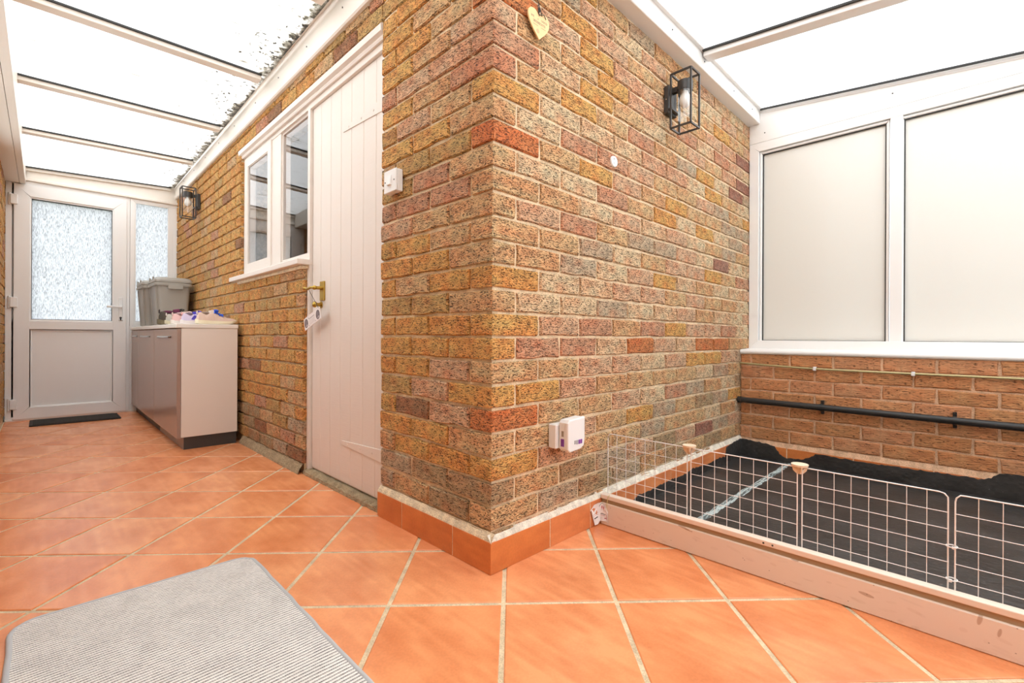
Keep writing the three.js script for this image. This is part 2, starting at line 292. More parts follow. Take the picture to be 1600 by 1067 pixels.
// rough mortar fillets: along a wall foot, in wall coordinates (u along, d out, y up)
function fillet(len, d0, yb, d1, yt, jag, n) {
  const P = [], rows = [];
  for (let i = 0; i <= n; i++) { const u = (i / n) * len; rows.push([[u, yb, d0], [u, yb + (yt - yb) * 0.35 + R(-1, 1) * jag * 0.4, d0 - (d0 - d1) * 0.12 + R(-1, 1) * jag * 0.15], [u, yt + R(-1, 1) * jag, d1]]); }
  for (let i = 0; i < n; i++) for (let c = 0; c < 2; c++) { const a = rows[i][c], b = rows[i + 1][c], e = rows[i + 1][c + 1], f = rows[i][c + 1]; P.push(...a, ...b, ...e, ...a, ...e, ...f); }
  const g = new THREE.BufferGeometry(); g.setAttribute('position', new THREE.Float32BufferAttribute(P, 3)); const sm = mergeVertices(g, 1e-5); sm.computeVertexNormals(); return uvBox(sm);
}
M.mortarC.side = M.fillet.side = M.stone.side = M.plaster.side = THREE.DoubleSide;
mesh('mortar_fillet', fillet(0.68, 0.0105, 0.095, -0.004, 0.122, 0.0012, 22).translate(-0.666, 0, 0), M.fillet, pier);
mesh('mortar_fillet', fillet(0.60, 0.0105, 0.095, -0.004, 0.117, 0.0015, 20).rotateY(Math.PI / 2).translate(0, 0, 0.012), M.plaster, side);
mesh('mortar_fillet', fillet(1.58, 0.0105, 0.095, -0.004, 0.122, 0.002, 44).rotateY(Math.PI / 2).translate(0, 0, -0.55), M.plaster, side);
mesh('mortar_fillet', fillet(2.2, 0.0105, 0.080, -0.004, 0.110, 0.003, 60).translate(0, 0, -2.1), M.mortarC, low);
mesh('mortar_fillet', fillet(1.02, 0.022, -0.005, -0.004, 0.050, 0.006, 50).translate(-2.482, 0, 0), M.stone, front);

// ------------------------------------------------------------------ floor
const floor = tag(group('floor'), 'terracotta tiled floor laid on the diagonal', 'floor', null, 'structure');
mesh('grout', bx(-4.8, 2.3, -0.06, -0.0028, -2.4, 1.3), M.grout, floor);
{
  const e1 = [0.7071, -0.7071], e2 = [-0.7071, -0.7071];
  const pt = (i, j) => { const s = 0.0425 + 0.3104 * i + 0.0001 * j, t = -0.1631 + 0.0121 * i + 0.3214 * j; return [s * e1[0] + t * e2[0], s * e1[1] + t * e2[1]]; };
  const clip = (poly, ax, val, keepGreater) => {
    const out = [], ins = (p) => (keepGreater ? p[ax] >= val : p[ax] <= val);
    poly.forEach((p, k) => { const q = poly[(k + 1) % poly.length], a = ins(p), b = ins(q); if (a) out.push(p); if (a !== b) { const t = (val - p[ax]) / (q[ax] - p[ax]); out.push([p[0] + (q[0] - p[0]) * t, p[1] + (q[1] - p[1]) * t]); } });
    return out;
  };
  const GAP = 0.0062;
  for (let i = -16; i <= 8; i++) for (let j = -9; j <= 14; j++) {
    const du = GAP / 0.3104, dv = GAP / 0.3214;
    let poly = [pt(i + du, j + dv), pt(i + 1 - du, j + dv), pt(i + 1 - du, j + 1 - dv), pt(i + du, j + 1 - dv)];
    poly = clip(clip(clip(clip(poly, 0, -4.66, true), 0, 2.2, false), 1, -0.62, true), 1, 1.2, false);
    if (poly.length < 3 || poly.every(([x, z]) => x < 0.01 && z < 0.01)) continue;
    if (poly.some(([x, z]) => x > -0.02) === false) { poly = clip(poly, 1, -0.01, true); if (poly.length < 3) continue; }
    let area = 0; poly.forEach((p, k) => { const q = poly[(k + 1) % poly.length]; area += p[0] * q[1] - q[0] * p[1]; });
    if (Math.abs(area) / 2 < 0.0006) continue;
    if (area > 0) poly.reverse();                                     // top face up
    const c = poly.reduce((s, p) => [s[0] + p[0] / poly.length, s[1] + p[1] / poly.length], [0, 0]);
    const inner = poly.map((p) => { const d = Math.hypot(p[0] - c[0], p[1] - c[1]); return [p[0] - (p[0] - c[0]) / d * 0.004, p[1] - (p[1] - c[1]) / d * 0.004]; });
    const top = R(-0.0005, 0.0005), P = [], a3 = (p, y) => [p[0], y, p[1]], n = poly.length;
    for (let k = 0; k < n; k++) {
      const q = (k + 1) % n;
      P.push(...a3(c, top), ...a3(inner[k], top), ...a3(inner[q], top));
      P.push(...a3(inner[k], top), ...a3(poly[k], top - 0.0018), ...a3(poly[q], top - 0.0018), ...a3(inner[k], top), ...a3(poly[q], top - 0.0018), ...a3(inner[q], top));
      P.push(...a3(poly[k], top - 0.0018), ...a3(poly[k], -0.012), ...a3(poly[q], -0.012), ...a3(poly[k], top - 0.0018), ...a3(poly[q], -0.012), ...a3(poly[q], top - 0.0018));
    }
    const g = new THREE.BufferGeometry(); g.setAttribute('position', new THREE.Float32BufferAttribute(P, 3));
    const gg = uvBox(g, 1, R(0, 5), R(0, 5)); gg.computeVertexNormals();
    mesh('tile', gg, pick(M.tiles), floor);
  }
}
// bitumen-painted floor of the pen, and the torn edge of paint up the skirting
const mem = tag(mesh('floor_bitumen', bx(0.0, 2.2, -0.05, 0.004, -2.12, -0.60), M.bitumen), 'black bitumen painted floor inside the wire pen', 'floor', null, 'structure');

// ------------------------------------------------------------------ skirting tiles
const skA = tag(group('baseboard_front'), 'terracotta skirting tiles at the foot of the brick pier', 'skirting', null, 'structure');
skA.rotation.y = TA;
[[-0.664, -0.487], [-0.483, -0.178], [-0.174, 0.0115]].forEach(([a, b], k) => mesh('skirting_tile', uvBox(rb(a, b, 0.0, 0.098, -0.01, 0.012, 0.0015), 1, k * 0.37, 0.2 + k * 0.21), M.skirt[k % 2], skA));
mesh('skirting_grout', bx(-0.664, 0.0105, 0, 0.095, -0.012, 0.0105), M.fillet, skA);
const skB = tag(group('baseboard_side'), 'terracotta skirting tiles along the pale brick wall', 'skirting', null, 'structure');
{
  const cuts = [0.0115, -0.268, -0.504, -0.83, -1.16, -1.49, -1.82, -2.10];
  for (let k = 0; k < cuts.length - 1; k++) mesh('skirting_tile', uvBox(rb(-0.01, 0.012, 0.0, 0.097, cuts[k + 1] + 0.002, cuts[k] - (k ? 0.002 : 0), 0.0015), 1, k * 0.41, k * 0.23), M.skirt[k < 1 ? 1 : 2], skB);
  mesh('skirting_grout', bx(-0.012, 0.0105, 0, 0.094, -2.10, 0.009), M.fillet, skB);
}
const skC = tag(group('baseboard_end'), 'terracotta skirting tiles under the low brick wall, mostly painted black', 'skirting', null, 'structure');
{
  const cuts = [0.0, 0.262, 0.58, 0.9, 1.22, 1.54, 1.86, 2.2];
  for (let k = 0; k < cuts.length - 1; k++) mesh('skirting_tile', uvBox(rb(cuts[k] + 0.002, cuts[k + 1] - 0.002, 0.0, 0.084, -2.11, -2.088, 0.0015), 1, k * 0.31, k * 0.27), M.skirt[0], skC);
  mesh('skirting_grout', bx(0, 2.2, 0, 0.081, -2.11, -2.0895), M.fillet, skC);
}
{
  const jag = (pts) => { const o = []; for (let k = 0; k < pts.length - 1; k++) { const [a, b] = pts[k], [c, d] = pts[k + 1], n = Math.max(1, Math.round(Math.hypot(c - a, d - b) / 0.012)); for (let q = 0; q < n; q++) o.push([a + (c - a) * q / n + (q ? R(-0.002, 0.002) : 0), b + (d - b) * q / n + R(-0.003, 0.003)]); } o.push(pts[pts.length - 1]); return o; };
  const bTop = jag([[0.60, 0.012], [0.70, 0.018], [0.815, 0.030], [0.864, 0.042], [0.914, 0.038], [0.997, 0.038], [1.077, 0.043], [1.143, 0.045], [1.231, 0.039], [1.323, 0.041], [1.401, 0.051], [1.504, 0.042], [1.613, 0.037], [1.728, 0.044], [1.826, 0.036], [1.833, 0.06], [1.845, 0.088], [1.955, 0.1], [2.066, 0.104], [2.09, 0.1]]);
  const up = mesh('bitumen_upstand', uvBox(extr([[0.60, 0], ...bTop, [2.09, 0]].reverse(), 0.002, 0.0006).rotateY(Math.PI / 2).translate(0.0125, 0.002, 0)), M.bitumen);
  tag(up, 'torn-edged black paint brushed up the skirting beside the pale brick wall', 'paint', null, 'structure');
  const cTop = jag([[0.0, 0.092], [0.022, 0.103], [0.064, 0.101], [0.115, 0.096], [0.165, 0.093], [0.199, 0.083], [0.223, 0.045], [0.251, 0.026], [0.298, 0.03], [0.334, 0.031], [0.37, 0.046], [0.405, 0.073], [0.456, 0.079], [0.506, 0.074], [0.617, 0.073], [0.736, 0.073], [0.874, 0.078], [0.964, 0.078], [1.026, 0.08], [1.053, 0.074], [1.096, 0.091], [1.122, 0.117], [1.196, 0.123], [1.5, 0.12], [1.8, 0.11], [2.2, 0.115]]);
  const uc = mesh('bitumen_upstand', uvBox(extr([[0, 0], [2.2, 0], ...cTop.reverse()], 0.002, 0.0006).translate(0, 0.002, -2.0875)), M.bitumen);
  tag(uc, 'torn-edged black paint brushed up the foot of the low red-brown wall', 'paint', null, 'structure');
}

// ------------------------------------------------------------------ joinery helpers: in the plane of a (across) and b (up), thickness along +z
function mitred(parent, name, mat, a0, a1, b0, b1, w, z0, d, bevel = 0.0012) {
  const s = [[[a0, b0], [a1, b0], [a1 - w, b0 + w], [a0 + w, b0 + w]], [[a1, b0], [a1, b1], [a1 - w, b1 - w], [a1 - w, b0 + w]], [[a1, b1], [a0, b1], [a0 + w, b1 - w], [a1 - w, b1 - w]], [[a0, b1], [a0, b0], [a0 + w, b0 + w], [a0 + w, b1 - w]]];
  return s.map((p) => {
    const c = p.reduce((q, v) => [q[0] + v[0] / 4, q[1] + v[1] / 4], [0, 0]);
    const sh = p.map(([x, y]) => [x + Math.sign(c[0] - x) * bevel * 0.95, y + Math.sign(c[1] - y) * bevel * 0.95]);
    return mesh(name, uvBox(extr(sh, d - 2 * bevel, bevel, 2).translate(0, 0, z0 + bevel)), mat, parent);
  });
}
function ring(a0, a1, b0, b1, w, z0, d) { return merge([bx(a0, a1, b0, b0 + w, z0, z0 + d), bx(a0, a1, b1 - w, b1, z0, z0 + d), bx(a0, a0 + w, b0 + w, b1 - w, z0, z0 + d), bx(a1 - w, a1, b0 + w, b1 - w, z0, z0 + d)]); }
const pane = (a0, a1, b0, b1, z) => { const g = new THREE.PlaneGeometry(a1 - a0, b1 - b0).translate((a0 + a1) / 2, (b0 + b1) / 2, z); return uvBox(g); };

// ------------------------------------------------------------------ white door at the end of the passage (a = -z)
const DX = -4.66;
const endDoor = tag(group('door_1'), 'white plastic half-glazed door with obscure glass at the passage end', 'door', null, 'structure');
endDoor.position.x = DX; endDoor.rotation.y = Math.PI / 2;
{
  mitred(endDoor, 'door_frame', M.upvc, -1.2, -0.395, -0.005, 2.03, 0.038, -0.05, 0.055);
  const L = [-1.153, -0.419, 0.012, 1.99];
  mitred(endDoor, 'leaf_frame', M.upvc, L[0], L[1], L[2], L[3], 0.096, -0.035, 0.055, 0.003);
  mesh('mid_rail', rb(L[0] + 0.09, L[1] - 0.09, 0.770, 0.845, -0.035, 0.019, 0.004), M.upvc, endDoor);
  const g = [-1.048, -0.522, 0.855, 1.880];
  mesh('glass_bead', merge([ring(g[0] - 0.012, g[1] + 0.012, g[2] - 0.012, g[3] + 0.014, 0.012, -0.02, 0.03)]), M.upvc, endDoor);
  mesh('gasket', ring(g[0], g[1], g[2], g[3], 0.0035, -0.02, 0.024), M.gasket, endDoor);
  mesh('pane', pane(g[0], g[1], g[2], g[3], -0.01), M.rain, endDoor);
  mesh('leaf_back', merge([bx(-1.35, -1.045, 0.0, 2.2, -0.06, -0.036), bx(-0.525, -0.39, 0.0, 2.03, -0.06, -0.036), bx(-1.2, -0.39, 0.0, 0.852, -0.06, -0.036), bx(-1.2, -0.39, 1.88, 2.05, -0.06, -0.036)]), M.upvc, endDoor);
  const p = [-1.048, -0.522, 0.108, 0.762];
  mesh('lower_panel', bx(p[0], p[1], p[2], p[3], -0.03, -0.004), M.upvc, endDoor);
  mitred(endDoor, 'panel_bead', M.upvc, p[0] - 0.006, p[1] + 0.006, p[2] - 0.006, p[3] + 0.006, 0.014, -0.02, 0.026, 0.004);
  for (const y of [1.855, 0.995, 0.14]) { const h = mesh('hinge', rb(-1.172, -1.128, y - 0.042, y + 0.042, 0.0, 0.034, 0.005), M.upvc, endDoor); mesh('hinge_pin', cyl(V(-1.176, y - 0.05, 0.014), V(-1.176, y + 0.05, 0.014), 0.009, 12), M.upvc, h); }
  const hd = mesh('handle', rb(-0.478, -0.446, 0.86, 1.075, 0.018, 0.03, 0.006), M.white, endDoor);
  mesh('lever', merge([cyl(V(-0.462, 0.986, 0.03), V(-0.462, 0.986, 0.06), 0.009, 12), rb(-0.565, -0.452, 0.977, 0.997, 0.05, 0.066, 0.006).deleteAttribute('normal')].map((q) => { q.deleteAttribute('normal'); const r = q.index ? q.toNonIndexed() : q; r.computeVertexNormals(); return r; })), M.white, hd);
  mesh('keyhole', merge([cyl(V(-0.462, 0.886, 0.029), V(-0.462, 0.886, 0.032), 0.009, 14), bx(-0.467, -0.457, 0.862, 0.884, 0.029, 0.032)]), M.gasket, hd);
  mesh('screw', cyl(V(-0.462, 1.06, 0.029), V(-0.462, 1.06, 0.032), 0.005, 10), M.steel, hd);
  mesh('threshold', rb(-1.2, 0.0, -0.02, 0.014, -0.05, 0.012, 0.003), M.upvcOld, endDoor);
}
const sidelight = tag(group('window_2'), 'narrow white sidelight with obscure glass beside the end door', 'window', null, 'structure');
sidelight.position.x = DX; sidelight.rotation.y = Math.PI / 2;
{
  mitred(sidelight, 'window_frame', M.upvc, -0.394, -0.015, 0.81, 2.03, 0.036, -0.05, 0.055, 0.002);
  mesh('lower_panel', bx(-0.394, -0.015, 0.0, 0.81, -0.05, 0.004), M.upvc, sidelight);
  const g = [-0.358, -0.092, 0.855, 1.955];
  mesh('glass_bead', merge([ring(-0.362, -0.088, 0.843, 1.998, 0.012, -0.02, 0.022), bx(-0.09, -0.05, 0.84, 2.0, -0.03, 0.003)]), M.upvc, sidelight);
  mesh('gasket', ring(g[0], g[1], g[2], g[3] + 0.035, 0.003, -0.02, 0.018), M.gasket, sidelight);
  mesh('pane', pane(g[0], g[1], g[2], g[3] + 0.035, -0.01), M.rain, sidelight);
}
const header = tag(group('trim_1'), 'white header board over the end door, under the roof edge', 'trim', null, 'structure');
{
  const H = [[-1.2, 2.02], [-0.0, 2.02], [-0.0, 2.22], [-1.2, 2.16]];
  const b = mesh('header_board', uvBox(extr(H, 0.03, 0.002).translate(0, 0, -0.03)), M.upvcOld, header);
  mesh('header_ledge', rb(-1.19, -0.0, 2.024, 2.05, -0.02, 0.028, 0.006), M.upvcOld, header);
  header.position.x = DX; header.rotation.y = Math.PI / 2;
}

// ------------------------------------------------------------------ front window and plank door
const win = tag(group('window_1'), 'white painted timber window beside the plank door', 'window', null, 'structure');
win.rotation.y = TA;
{
  const fz = -0.085, fd = 0.06;
  mesh('window_frame', merge([bx(-2.558, -2.528, 1.13, 1.955, fz, fz + fd), bx(-2.04, -1.875, 1.13, 1.955, fz, fz + fd - 0.004), bx(-2.53, -1.435, 1.925, 1.97, fz, fz + fd), bx(-2.53, -1.435, 1.12, 1.158, fz, fz + fd), bx(-1.462, -1.434, 1.12, 1.955, fz, fz + fd)]), M.paint, win);
  const sash = mesh('casement', uvBox(ring(-2.53, -2.02, 1.152, 1.93, 0.057, -0.075, 0.055)), M.paint, win);
  mesh('casement_bead', uvBox(ring(-2.474, -2.076, 1.208, 1.874, 0.006, -0.07, 0.046)), M.paint, sash);
  mesh('glass_bead', uvBox(ring(-1.876, -1.46, 1.158, 1.926, 0.014, -0.08, 0.042)), M.paint, win);
  mesh('pane', pane(-2.475, -2.075, 1.205, 1.875, -0.029), M.clear, win);
  mesh('pane', pane(-1.872, -1.46, 1.16, 1.924, -0.044), M.clear, win);
  mesh('window_sill', rb(-2.66, -1.432, 1.098, 1.128, -0.09, 0.042, 0.005), M.paint, win);
  mesh('sill_bed', rb(-2.58, -1.45, 1.078, 1.1, -0.05, 0.012, 0.006), M.fillet, win);
}
const trim = tag(group('trim_2'), 'white moulded head trim over the window and plank door', 'trim', null, 'structure');
trim.rotation.y = TA;
{
  const prof = [[-0.10, 1.948], [-0.012, 1.948], [-0.008, 1.958], [-0.010, 1.966], [0.004, 1.974], [0.006, 2.0], [0.0, 2.006], [-0.10, 2.006]];
  mesh('head_moulding', uvBox(extr(prof.map(([z, y]) => [-z, y]), 1.925).rotateY(Math.PI / 2).translate(-2.592, 0, 0)), M.paint, trim);
  mesh('head_board', rb(-1.435, -0.668, 1.918, 1.95, -0.10, -0.022, 0.003), M.paint, trim);
}
const plankDoor = tag(group('door_2'), 'white painted vertical plank door with brass lever handle', 'door', null, 'structure');
plankDoor.rotation.y = TA;
{
  mesh('door_frame', merge([bx(-1.462, -1.433, 0.02, 1.95, -0.10, -0.022), bx(-0.70, -0.666, 0.03, 1.95, -0.10, -0.025)]), M.paint, plankDoor);
  const e = [-1.429, -1.327, -1.213, -1.103, -0.997, -0.883, -0.772, -0.702];
  for (let k = 0; k < 7; k++) mesh('plank', rb(e[k] + 0.0006, e[k + 1] - 0.0006, 0.036, 1.918, -0.06, -0.036, 0.005, 2), M.paint, plankDoor);
  mesh('door_back', bx(-1.43, -0.70, 0.034, 1.918, -0.085, -0.0385), M.paint, plankDoor);
  const strap = (y, name) => { const h = mesh('strap_hinge', uvBox(extr([[-1.075, y - 0.009], [-0.702, y - 0.027], [-0.702, y + 0.027], [-1.075, y + 0.009]], 0.003, 0.0008).translate(0, 0, -0.036)), M.paint, plankDoor); for (const x of [-1.02, -0.9, -0.79]) mesh('screw', cyl(V(x, y, -0.032), V(x, y, -0.0305), 0.005, 10), M.paint, h); };
  strap(0.222); strap(1.70);
  const h = mesh('handle', rb(-1.322, -1.272, 0.905, 1.003, -0.036, -0.028, 0.002), M.brass, plankDoor);
  mesh('lever', merge([cyl(V(-1.297, 0.968, -0.03), V(-1.297, 0.968, 0.012), 0.0085, 14), tube([V(-1.297, 0.968, 0.008), V(-1.325, 0.970, 0.014), V(-1.365, 0.966, 0.014), V(-1.398, 0.97, 0.013)], 0.0068, 20, 10), new THREE.SphereGeometry(0.0105, 14, 10).translate(-1.40, 0.97, 0.013), new THREE.SphereGeometry(0.0115, 14, 10).translate(-1.297, 0.968, 0.008)]), M.brass, h);
  for (const y of [0.994, 0.915]) mesh('screw', cyl(V(-1.297, y, -0.029), V(-1.297, y, -0.0265), 0.004, 8), M.brass, h);
  const k = mesh('knob', merge([cyl(V(-1.318, 0.885, -0.036), V(-1.318, 0.885, -0.010), 0.009, 14), new THREE.SphereGeometry(0.0155, 16, 12).scale(1, 1, 0.75).translate(-1.318, 0.885, -0.002)]), M.brass, plankDoor);
  mesh('knob_rose', cyl(V(-1.318, 0.885, -0.036), V(-1.318, 0.885, -0.032), 0.017, 18), M.brass, k);
}
{
  const P = [], nx = 60, rows = [];
  for (let i = 0; i <= nx; i++) { const x = -1.47 + (0.815 / nx) * i; rows.push([[x, -0.01, 0.0 + R(-0.003, 0.003)], [x, 0.012 + R(0, 0.008), -0.004 + R(-0.004, 0.004)], [x, 0.026 + R(-0.004, 0.005), -0.022 + R(-0.004, 0.004)], [x, 0.031, -0.10]]); }
  for (let i = 0; i < nx; i++) for (let c = 0; c < 3; c++) { const a = rows[i][c], b = rows[i + 1][c], e = rows[i + 1][c + 1], f = rows[i][c + 1]; P.push(...a, ...b, ...e, ...a, ...e, ...f); }
  const g = new THREE.BufferGeometry(); g.setAttribute('position', new THREE.Float32BufferAttribute(P, 3)); g.computeVertexNormals();
  const st = tag(mesh('trim_3', uvBox(g), M.stone), 'rough weathered stone threshold under the plank door', 'threshold', null, 'structure'); st.rotation.y = TA;
}

// ------------------------------------------------------------------ panelled window at the right
const CZ = -2.24;
const endWin = tag(group('window_3'), 'large white framed window of two cream frosted panels', 'window', null, 'structure');
{
  mitred(endWin, 'window_frame', M.upvc, 0.0, 2.2, 0.655, 1.966, 0.056, CZ - 0.06, 0.06, 0.002);
  for (const x of [0.7375, 1.455]) mesh('mullion', rb(x - 0.0265, x + 0.0265, 0.70, 1.912, CZ - 0.06, CZ - 0.001, 0.003), M.upvc, endWin);
  for (const [a0, a1] of [[0.07, 0.711], [0.764, 1.4285], [1.4815, 2.144]]) {
    const b0 = 0.705, b1 = 1.908;
    const bd = mitred(endWin, 'glass_bead', M.upvc, a0 - 0.014, a1 + 0.0, b0 - 0.014, b1 + 0.002, 0.017, CZ - 0.045, 0.034, 0.006);
    mesh('gasket', ring(a0 + 0.002, a1 - 0.016, b0 + 0.002, b1 - 0.014, 0.0065, CZ - 0.045, 0.026), M.gasket, endWin);
    mesh('pane', bx(a0, a1 - 0.012, b0, b1 - 0.01, CZ - 0.032, CZ - 0.03), M.panel, endWin);
  }
  const up = mesh('gable_panel', uvBox(extr([[0, 1.968], [2.2, 1.968], [2.2, 1.99], [0, 2.21]], 0.03, 0.001).translate(0, 0, CZ - 0.032)), M.upvc, endWin);
  for (const [x, y] of [[0.09, 2.02], [0.72, 2.04], [1.3, 1.99]]) mesh('screw', cyl(V(x, y, CZ - 0.003), V(x, y, CZ + 0.001), 0.0035, 8), M.gasket, up);
  const sl = [];
  for (let k = 0; k <= 8; k++) { const a = -Math.PI / 2 + (Math.PI * k) / 8; sl.push([CZ + 0.135 + 0.015 * Math.cos(a), 0.641 + 0.0145 * Math.sin(a)]); }
  mesh('window_sill', uvBox(extr([[CZ - 0.05, 0.6265], ...sl, [CZ + 0.02, 0.6605], [CZ - 0.05, 0.662]].map(([z, y]) => [-z, y]), 2.2).rotateY(Math.PI / 2).translate(0.0, 0, 0)), M.upvc, endWin);
}
// glazed outer side of the lean-to, beside the camera
const outWin = tag(group('window_4'), 'row of white framed obscure glass windows along the outer side', 'window', null, 'structure');
outWin.position.x = 2.3; outWin.rotation.y = -Math.PI / 2;
{
  mitred(outWin, 'window_frame', M.upvc, -2.3, 1.2, 0.64, 1.98, 0.06, -0.03, 0.06, 0.002);
  for (const a of [-1.43, -0.55, 0.33]) mesh('mullion', rb(a - 0.03, a + 0.03, 0.69, 1.93, -0.03, 0.03, 0.003), M.upvc, outWin);
  for (const [a, b] of [[-2.24, -1.46], [-1.4, -0.58], [-0.52, 0.3], [0.36, 1.14]]) mesh('pane', pane(a, b, 0.7, 1.92, 0), M.opal, outWin);
}

// windows in the wall opposite the house, out of view to the left of the camera
const oppWin = tag(group('window_5'), 'row of white framed obscure glass windows opposite the plank door', 'window', null, 'structure');
oppWin.position.z = 1.3; oppWin.rotation.y = Math.PI;
{
  mitred(oppWin, 'window_frame', M.upvc, 0.95, 3.45, 0.93, 1.95, 0.06, -0.03, 0.06, 0.002);
  for (const a of [1.78, 2.62]) mesh('mullion', rb(a - 0.03, a + 0.03, 0.98, 1.9, -0.03, 0.03, 0.003), M.upvc, oppWin);
  for (const [a, b] of [[1.01, 1.75], [1.81, 2.59], [2.65, 3.39]]) mesh('pane', pane(a, b, 0.985, 1.895, 0), M.opal, oppWin);
}

// ------------------------------------------------------------------ roof: wall plates, gutter beam, rafters, polycarbonate sheets
const YU = (x) => 2.250 + 0.021 * (x + 1.9), YL = (x) => 2.235 + 0.0335 * (x + 1.94);
const roofY = (x, z) => YU(x) + (YL(x) - YU(x)) * (z - 0.08) / 1.005;
const sheetTex = (sd, mould) => {
  const W = 512, H = 1024, a1 = noiseField(W, H, 9, 30, sd), a2 = noiseField(W, H, 40, 60, sd + 1), a3 = noiseField(W, H, 120, 160, sd + 2), a4 = noiseField(W, H, 90, 8, sd + 3), a5 = noiseField(W, H, 5, 6, sd + 4);
  return dataTex(W, H, (i, x, y) => {
    const v = 1 - y / H, grow = 0.5 * a1[i] + 0.3 * a2[i] + 0.2 * a3[i];                      // v = 0 at the house
    let d = Math.max(0, grow - 0.22 - v * 7.0) * 8 * mould;                                   // ragged band at the upper edge
    d += Math.max(0, a2[i] * 0.62 + a3[i] * 0.38 - 0.54 - v * 1.1) * 22 * mould * (a5[i] > 0.42 ? 1 : 0.25);   // blots near the upper edge
    d += Math.max(0, a3[i] - 0.95) * 70 * Math.min(1, mould + 0.2);                            // specks
    d += Math.max(0, a4[i] - 0.84) * 14 * (0.3 + 0.7 * a1[i]) * Math.min(1, mould + 0.3);                            // streaks along the flutes
    const flute = (x % 6) < 1 ? 0.16 : 0, m = Math.exp(-d - flute), o = Math.max(0, a2[i] - 0.72) * Math.max(0, v - 0.93) * 60 * mould;
    const q = (c) => Math.pow(Math.max(0, 0.94 * m * c), 1 / 2.2);
    const t = Math.min(1, d / 2); return [q(1), q(0.985 - 0.14 * t - 0.25 * Math.min(1, o)), q(0.95 - 0.40 * t - 0.6 * Math.min(1, o))];
  }, true);
};
const sheetMat = (t) => phy({ color: 0xffffff, map: t, roughness: 1, transmission: 0.88, thickness: 0, side: THREE.DoubleSide });
const SH = [sheetMat(sheetTex(5, 1)), sheetMat(sheetTex(77, 0.9)), sheetMat(sheetTex(311, 0.06)), sheetMat(sheetTex(915, 0.04))];
function quad(p00, p10, p11, p01, flip) {                          // u across the bay, v down the slope; 4 by 4 patches
  const P = [], U = [], n = 6, at = (u, v) => { const a = p00.clone().lerp(p10, u), b = p01.clone().lerp(p11, u); return a.lerp(b, v); };
  for (let i = 0; i < n; i++) for (let j = 0; j < n; j++) { const q = [[i, j], [i + 1, j], [i + 1, j + 1], [i, j], [i + 1, j + 1], [i, j + 1]]; for (const [a, b] of q) { P.push(...at(a / n, b / n).toArray()); U.push(flip ? 1 - a / n : a / n, 1 - b / n); } }
  const g = new THREE.BufferGeometry(); g.setAttribute('position', new THREE.Float32BufferAttribute(P, 3)); g.setAttribute('uv', new THREE.Float32BufferAttribute(U, 2)); g.computeVertexNormals(); return g;
}
function beam(a, b, w, h, mat, name, parent, r = 0.003) {           // box from a to b, top face along the line a-b
  const d = b.clone().sub(a), g = new RoundedBoxGeometry(w, h, d.length(), 1, r).translate(0, -h / 2, 0);
  const z = d.clone().normalize(), x = V(0, 1, 0).cross(z).normalize(), y = z.clone().cross(x);
  g.applyMatrix4(new THREE.Matrix4().makeBasis(x, y, z)); const c = a.clone().add(b).multiplyScalar(0.5);
  return mesh(name, uvBox(g.translate(c.x, c.y, c.z)), mat, parent);
}
const roofL = tag(group('ceiling_left'), 'sloping polycarbonate roof with white rafters over the passage', 'roof', null, 'structure');
{
  const edges = [-4.66, -3.70, -2.83, -1.94, -1.045, -0.15, 0.75];
  const zU = 0.05, zD = 1.16;
  edges.forEach((x, k) => {
    const ra = V(x, roofY(x, zU + 0.03) - 0.004, zU + 0.03), rz = V(x, roofY(x, 1.09) - 0.004, 1.09);
    if (k === 6) return;
    const body = beam(ra, rz, k ? 0.062 : 0.05, 0.030, M.upvcOld, 'rafter', roofL, 0.004);
    beam(ra.clone().add(V(0.036, 0.003, 0)), rz.clone().add(V(0.036, 0.003, 0)), 0.012, 0.010, M.gasket, 'rafter_gasket', body, 0.001);
  });
  for (let k = 0; k < 6; k++) {
    const a = edges[k], b = edges[k + 1];
    mesh('roof_sheet', quad(V(a, roofY(a, zU), zU), V(b, roofY(b, zU), zU), V(b, roofY(b, zD), zD), V(a, roofY(a, zD), zD)), SH[k % 2], roofL);
  }
}
const plateA = tag(group('trim_4'), 'white wall plate carrying the roof above the plank door', 'trim', null, 'structure');
{
  const P = [[0.0, 2.13], [0.014, 2.13], [0.02, 2.137], [0.02, 2.292], [0.060, 2.284], [0.062, 2.296], [0, 2.36], [-0.02, 2.36], [-0.02, 2.13]];
  mesh('wall_plate', uvBox(extr(P.map(([z, y]) => [-z, y]), 4.72).rotateY(Math.PI / 2).translate(-4.70, 0, 0)), M.upvcOld, plateA);
  for (const x of [-0.95, -1.35, -1.75, -2.15, -2.6, -3.0, -3.4, -3.8, -4.2]) mesh('screw', cyl(V(x, 2.21, 0.019), V(x, 2.21, 0.0225), 0.0038, 8), M.gasket, plateA);
  plateA.rotation.set(0, TA, 0.012); plateA.position.y = 0.008;
}
const gutter = tag(group('trim_5'), 'white eaves beam along the far left edge of the roof', 'trim', null, 'structure');
{
  const P = (x) => { const s = 1.958 - 0.012 * (x + 1.5); return [s, YL(x) + 0.03]; };
  for (const [nm, z0, z1, dy] of [['eaves_beam', 1.121, 1.21, 0], ['eaves_lip', 1.085, 1.117, 0.0]]) {
    const [s0, t0] = P(-4.64), [s1, t1] = P(2.2);
    const g = extr([[-4.64, s0 + dy], [2.2, s1 + dy], [2.2, t1], [-4.64, t0]], z1 - z0, 0.001).translate(0, 0, z0);
    mesh(nm, uvBox(g), M.upvcOld, gutter);
  }
}
const roofR = tag(group('ceiling_right'), 'sloping polycarbonate roof with a white rafter over the pen', 'roof', null, 'structure');
